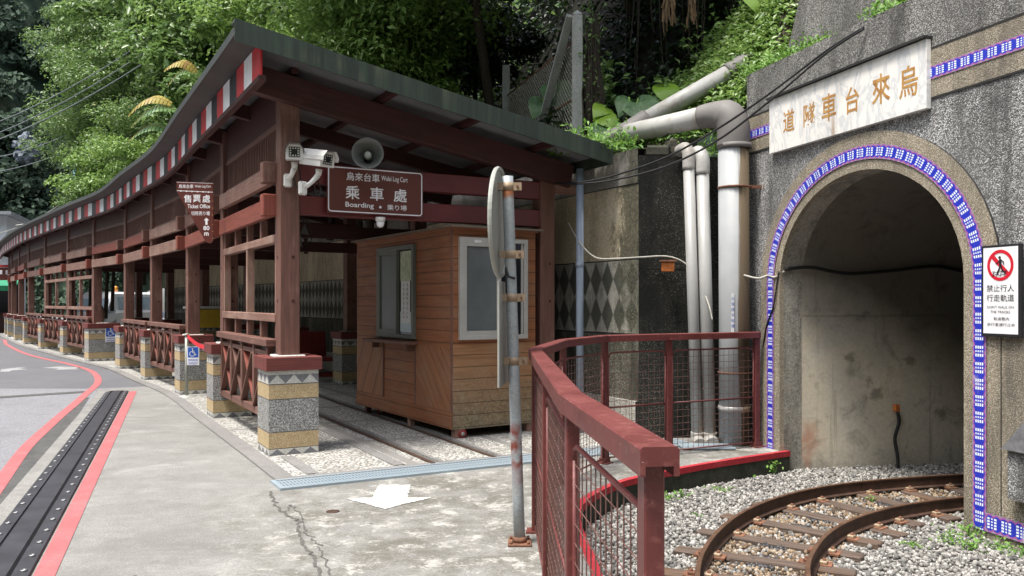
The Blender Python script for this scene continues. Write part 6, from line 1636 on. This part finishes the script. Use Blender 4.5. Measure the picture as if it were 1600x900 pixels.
def sprig(nm, loc, n, spread, h, size, mat, label, cat='plant', group=None, asp=.5):
    g = np.random.default_rng(abs(hash(label)) % 1000 if False else len(label) * 7 + n); r = empty(nm, loc, 0, label, cat, group)
    C = np.stack([g.normal(0, spread, n), g.normal(0, spread, n), np.abs(g.normal(h * .5, h * .35, n))], 1)
    leaves('foliage', C, g.normal(size=(n, 3)) * .6 + np.array([0, -.3, .9]), g.uniform(.6, 1.3, n) * size, mat, asp, r)
    b = MB()
    for k in range(4): b.tube([(0, 0, -.02), (random.gauss(0, spread * .5), random.gauss(0, spread * .5), h * .5), (random.gauss(0, spread), random.gauss(0, spread), h)], .003, 'leaf_weed', 4, False)
    b.build('stem', r)
for (px, py, n, s_, h, z, lb) in ((1208, 741, 22, .035, .14, .045, 'small leafy weed below the end of the red kerb'), (1172, 744, 12, .025, .08, .04, 'tiny weed under the black kerb, left of the leafy one'), (1128, 768, 40, .05, .05, .03, 'pale low weed in the gravel in front of the kerb'), (1064, 778, 26, .05, .07, .035, 'green weed close to the railing post by the kerb'), (1044, 783, 22, .04, .08, .035, 'weed half hidden behind the near railing post'),
                                  (1252, 779, 26, .035, .06, .04, 'green weed growing against the outer rail'), (1298, 776, 12, .03, .03, .03, 'small weed inside the outer rail, right of the larger one'), (1362, 785, 14, .02, .05, .03, 'small weed between the two rails'), (1486, 850, 70, .06, .10, .03, 'bushy bright weed in the gravel left of the tunnel jamb'), (1516, 838, 70, .04, .09, .035, 'weed at the corner of the tunnel jamb'), (1518, 858, 60, .04, .07, .03, 'second weed at the foot of the tunnel jamb, nearer the camera'),
                                  (1560, 858, 70, .09, .06, .032, 'mossy weed along the base of the beaded border'), (1592, 868, 50, .07, .06, .03, 'mossy weed at the right edge below the beaded border'), (1425, 853, 30, .04, .03, .03, 'flat pale weed in the gravel below the inner rail'), (1090, 806, 10, .03, .03, .03, 'tiny seedling among the gravel outside the outer rail')):
    x, y = G(px, py, -.2); sprig('gravel_weed', (x, y, -.205), n, s_, h, z, 'leaf_weed', lb, 'weed')
for (px, py, Y, n, s_, h, z, m, lb) in ((735, 255, 12.3, 0, 0, 0, 0, 'leaf_c', ''), (952, 95, 11.5, 34, .10, .42, .15, 'leaf_a', 'hanging sprig of dark leaves right of the dead trunk'), (948, 130, 11.4, 30, .10, .3, .14, 'leaf_a', 'lower sprig of dark leaves right of the dead trunk'), (978, 196, 10.6, 120, .14, .3, .06, 'leaf_weed', 'bright green small leaved plant under the elephant ear'), (1040, 120, 11.4, 60, .18, .25, .12, 'leaf_a', 'fern like sprig at the foot of the dark slope'), (1110, 40, 11.6, 90, .22, .5, .11, 'leaf_a', 'leafy shrub on the bank below the tree'), (1165, 30, 11.2, 110, .22, .5, .10, 'leaf_b', 'leafy shrub at the left end of the upper wall'), (830, 215, 12.2, 90, .2, .35, .12, 'leaf_weed', 'grassy clump at the foot of the fence brace'), (690, 160, 13.6, 60, .2, .4, .13, 'leaf_a', 'dim leafy plant just above the roof edge')):
    if n: p = AT(px, py, Y); sprig('leafy_plant', tuple(p - Vector((0, 0, h))), n, s_, h, z, m, lb)
# banana plant with yellowing leaves
bp = AT(330, 150, 21.0); zb = hill_z(bp.x, bp.y); zb = min(zb, bp.z - 1)
bn = empty('banana_plant', (bp.x, bp.y, zb), 0, 'banana plant with torn yellowing leaves rising behind the roof', 'banana plant')
b = MB(); b.tube([(0, 0, 0), (0, 0, (bp.z - zb) * .6), (.05, 0, bp.z - zb)], [.14, .12, .08], 'leaf_weed', 10); b.build('stem', bn)
H = bp.z - zb
for (x0_, y0_, x1_, y1_, m) in ((312, 118, 256, 102, 'leaf_banana_y'), (314, 118, 262, 126, 'leaf_banana'), (268, 162, 200, 172, 'leaf_banana_y'), (275, 172, 205, 190, 'leaf_banana'), (268, 205, 200, 214, 'leaf_banana')):
    A, E_ = AT(x0_, y0_, 21.0), AT(x1_, y1_, 20.6); A, E_ = A - Vector((bp.x, bp.y, zb)), E_ - Vector((bp.x, bp.y, zb)); b = MB(); n = 12
    for s in (-1, 1):
        for k in range(n):
            t0, t1 = k / n, (k + .95) / n; P = lambda t: A.lerp(E_, t) + Vector((0, 0, .30 * math.sin(math.pi * t) - .15 * t)); wv = lambda t: .24 * math.sin(math.pi * min(1, .1 + t * .88)) + .03
            b.face([P(t0), P(t1), P(t1) + Vector((.02, s * wv(t1) * .7, -wv(t1) * .75 if s < 0 else wv(t1) * .35)), P(t0) + Vector((.0, s * wv(t0) * .7, -wv(t0) * .75 if s < 0 else wv(t0) * .35))], m)
    b.tube([A.lerp(E_, t) + Vector((0, 0, .30 * math.sin(math.pi * t) - .15 * t - .01)) for t in [k / 8 for k in range(9)]], .018, 'leaf_banana_y', 5); b.build('leaf', bn)
# ---- far mountain
mr = []
def mt(x, t):
    y = 88 + t * 46 + 6 * math.sin(x * .09) + 4 * math.sin(x * .23 + t * 6); z = -1 + t * 92 + 5 * math.sin(x * .13 + t * 4)
    return Vector((x, y, z))
for j in range(15): mr.append([mt(-190 + 8 * i, j / 14) for i in range(30)])
grid_surface('mountain', mr, 'mount', .7)
C, N_, S_ = [], [], []
g_ = np.random.default_rng(21)
for k in range(900):
    x, t = g_.uniform(-98, -18), g_.uniform(0, .66); c = mt(x, t); r = g_.uniform(1.8, 4.6); n = int(34 * r)
    D = g_.normal(size=(n, 3)); D /= np.linalg.norm(D, axis=1, keepdims=True); D[:, 2] = np.abs(D[:, 2]) * .9 - .15; D[:, 1] = -np.abs(D[:, 1])
    C.append(np.array(c) + np.array([0, -r * .4, r * .3]) + D * r * (g_.random((n, 1)) ** .3)); N_.append(D + g_.normal(size=(n, 3)) * .4 + np.array([0, 0, .4])); S_.append(g_.uniform(.5, 1.15, n))
tag(leaves('distant_forest', np.concatenate(C), np.concatenate(N_), np.concatenate(S_), 'leaf_hazed', .6), 'dense dark forest covering the distant mountain', 'forest', None, 'stuff')
vr = []
for rad_, h_ in ((48, -1), (56, 12), (66, 30), (80, 52), (100, 70)):
    vr.append([((rad_ + 5 * math.sin(a * .21)) * math.sin(R(a)), (rad_ + 5 * math.sin(a * .21)) * math.cos(R(a)) - 4, h_ + 3 * math.sin(a * .3 + h_)) for a in range(305, 94, -6)])
grid_surface('unseen_gorge_slope', vr, 'unseen_gorge', .8)  # unseen valley side, added to block low sky light
b = MB(); c = AT(46, 232, 98)
bm = bmesh.new(); bmesh.ops.create_icosphere(bm, subdivisions=3, radius=1)
for k in range(6):
    p = c + Vector((random.uniform(-1.3, 1.3), random.uniform(-.5, .5), random.uniform(-1.0, 1.0))); s3 = (random.uniform(.6, 1.3), 1.0, random.uniform(.5, 1.1))
    vv = {v.index: p + Vector((v.co.x * s3[0], v.co.y * s3[1], v.co.z * s3[2])) * (1 + .28 * math.sin(v.co.x * 7 + k) * math.cos(v.co.z * 6 + k * 2) + random.uniform(-.08, .08)) for v in bm.verts}
    for f in bm.faces: b.face([vv[v.index] for v in f.verts], 'rock')
bm.free()
b.build('cliff')['kind'] = 'structure'

# ---- gravel stones near the track: nobody could count them
def in_gravel(x, y):
    if not (.4 < x < 6.2 and 2.6 < y < 9.3): return False
    kx = np.interp(y, [k_[1] for k_ in kerb_s], [k_[0] for k_ in kerb_s])
    if x < kx + .03: return False
    u = (Vector((x, y, 0)) - oP); uu, vv = u.x * .287 - u.y * .958, u.x * .958 + u.y * .287
    if vv > -.04 and not (.2 < uu < 2.5): return False
    if vv > 0 and uu < .2: return False
    return True
bm = bmesh.new(); bmesh.ops.create_icosphere(bm, subdivisions=1, radius=1); ico_v = np.array([v.co[:] for v in bm.verts]); ico_f = np.array([[v.index for v in f.verts] for f in bm.faces]); bm.free()
# use the plain 12-vertex icosahedron
bm = bmesh.new(); bmesh.ops.create_icosphere(bm, subdivisions=1, radius=1); ico_v = np.array([v.co[:] for v in bm.verts]); ico_f = np.array([[v.index for v in f.verts] for f in bm.faces]); bm.free()
cenN = np.array([[p.x, p.y] for p in cen])
def stones(name, n, mat, rs, test, label):
    P = []
    while len(P) < n:
        x, y = rng.uniform(.4, 6.2), rng.uniform(2.6, 9.3)
        if in_gravel(x, y) and test(x, y) and not (rng.random() < .93 and on_tie(x, y)): P.append((x, y))
    P = np.array(P); m = len(P); sc = rng.uniform(rs[0], rs[1], (m, 1, 1)) * rng.uniform(.6, 1.25, (m, 1, 3))
    nv = len(ico_v)
    V = ico_v[None] * (1 + rng.normal(0, .12, (m, nv, 1)))
    V = V * sc
    a = rng.uniform(0, 6.28, m); ca, sa = np.cos(a)[:, None], np.sin(a)[:, None]; X_, Y_ = V[:, :, 0] * ca - V[:, :, 1] * sa, V[:, :, 0] * sa + V[:, :, 1] * ca
    t = rng.normal(0, .5, m); ct, st_ = np.cos(t)[:, None], np.sin(t)[:, None]; Y2, Z2 = Y_ * ct - V[:, :, 2] * st_, Y_ * st_ + V[:, :, 2] * ct
    W = np.stack([X_ + P[:, :1], Y2 + P[:, 1:], Z2 - .208 + rng.uniform(-.004, .012, (m, 1))], 2).reshape(-1, 3)
    Fc = (ico_f[None] + (np.arange(m) * nv)[:, None, None]).reshape(-1)
    me = bpy.data.meshes.new(name); me.vertices.add(len(W)); me.vertices.foreach_set('co', W.ravel()); me.loops.add(len(Fc)); me.loops.foreach_set('vertex_index', Fc.astype(np.int32)); me.polygons.add(len(Fc) // 3); me.polygons.foreach_set('loop_start', np.arange(len(Fc) // 3, dtype=np.int32) * 3); me.update(calc_edges=True); me.materials.append(M[mat])
    o = bpy.data.objects.new(name, me); COL.objects.link(o); return tag(o, label, 'gravel', None, 'stuff')
def on_tie(x, y):
    for (p_, d_, s_, L_) in ties:
        v = Vector((x - p_.x, y - p_.y, 0))
        if abs(v.dot(d_)) < .075 and abs(v.dot(s_)) < L_ / 2 + .01: return True
    return False
def dist_c(x, y): return np.min(np.hypot(cenN[:, 0] - x, cenN[:, 1] - y))
stones('gravel', 28000, 'stone', (.009, .0205), lambda x, y: dist_c(x, y) > .40 or rng.random() < .4, 'loose grey and white gravel around the curved track')
stones('stained_gravel', 6000, 'stone_rust', (.010, .020), lambda x, y: dist_c(x, y) < .46 and rng.random() < (.35 if dist_c(x, y) < .12 else 1), 'rust stained gravel between the two rails')
stones('oily_gravel', 2600, 'stone_oil', (.012, .026), lambda x, y: dist_c(x, y) < .13 and math.sin(x * 5.3 + y * 4.1) > -.35, 'oily black gravel along the middle of the track')
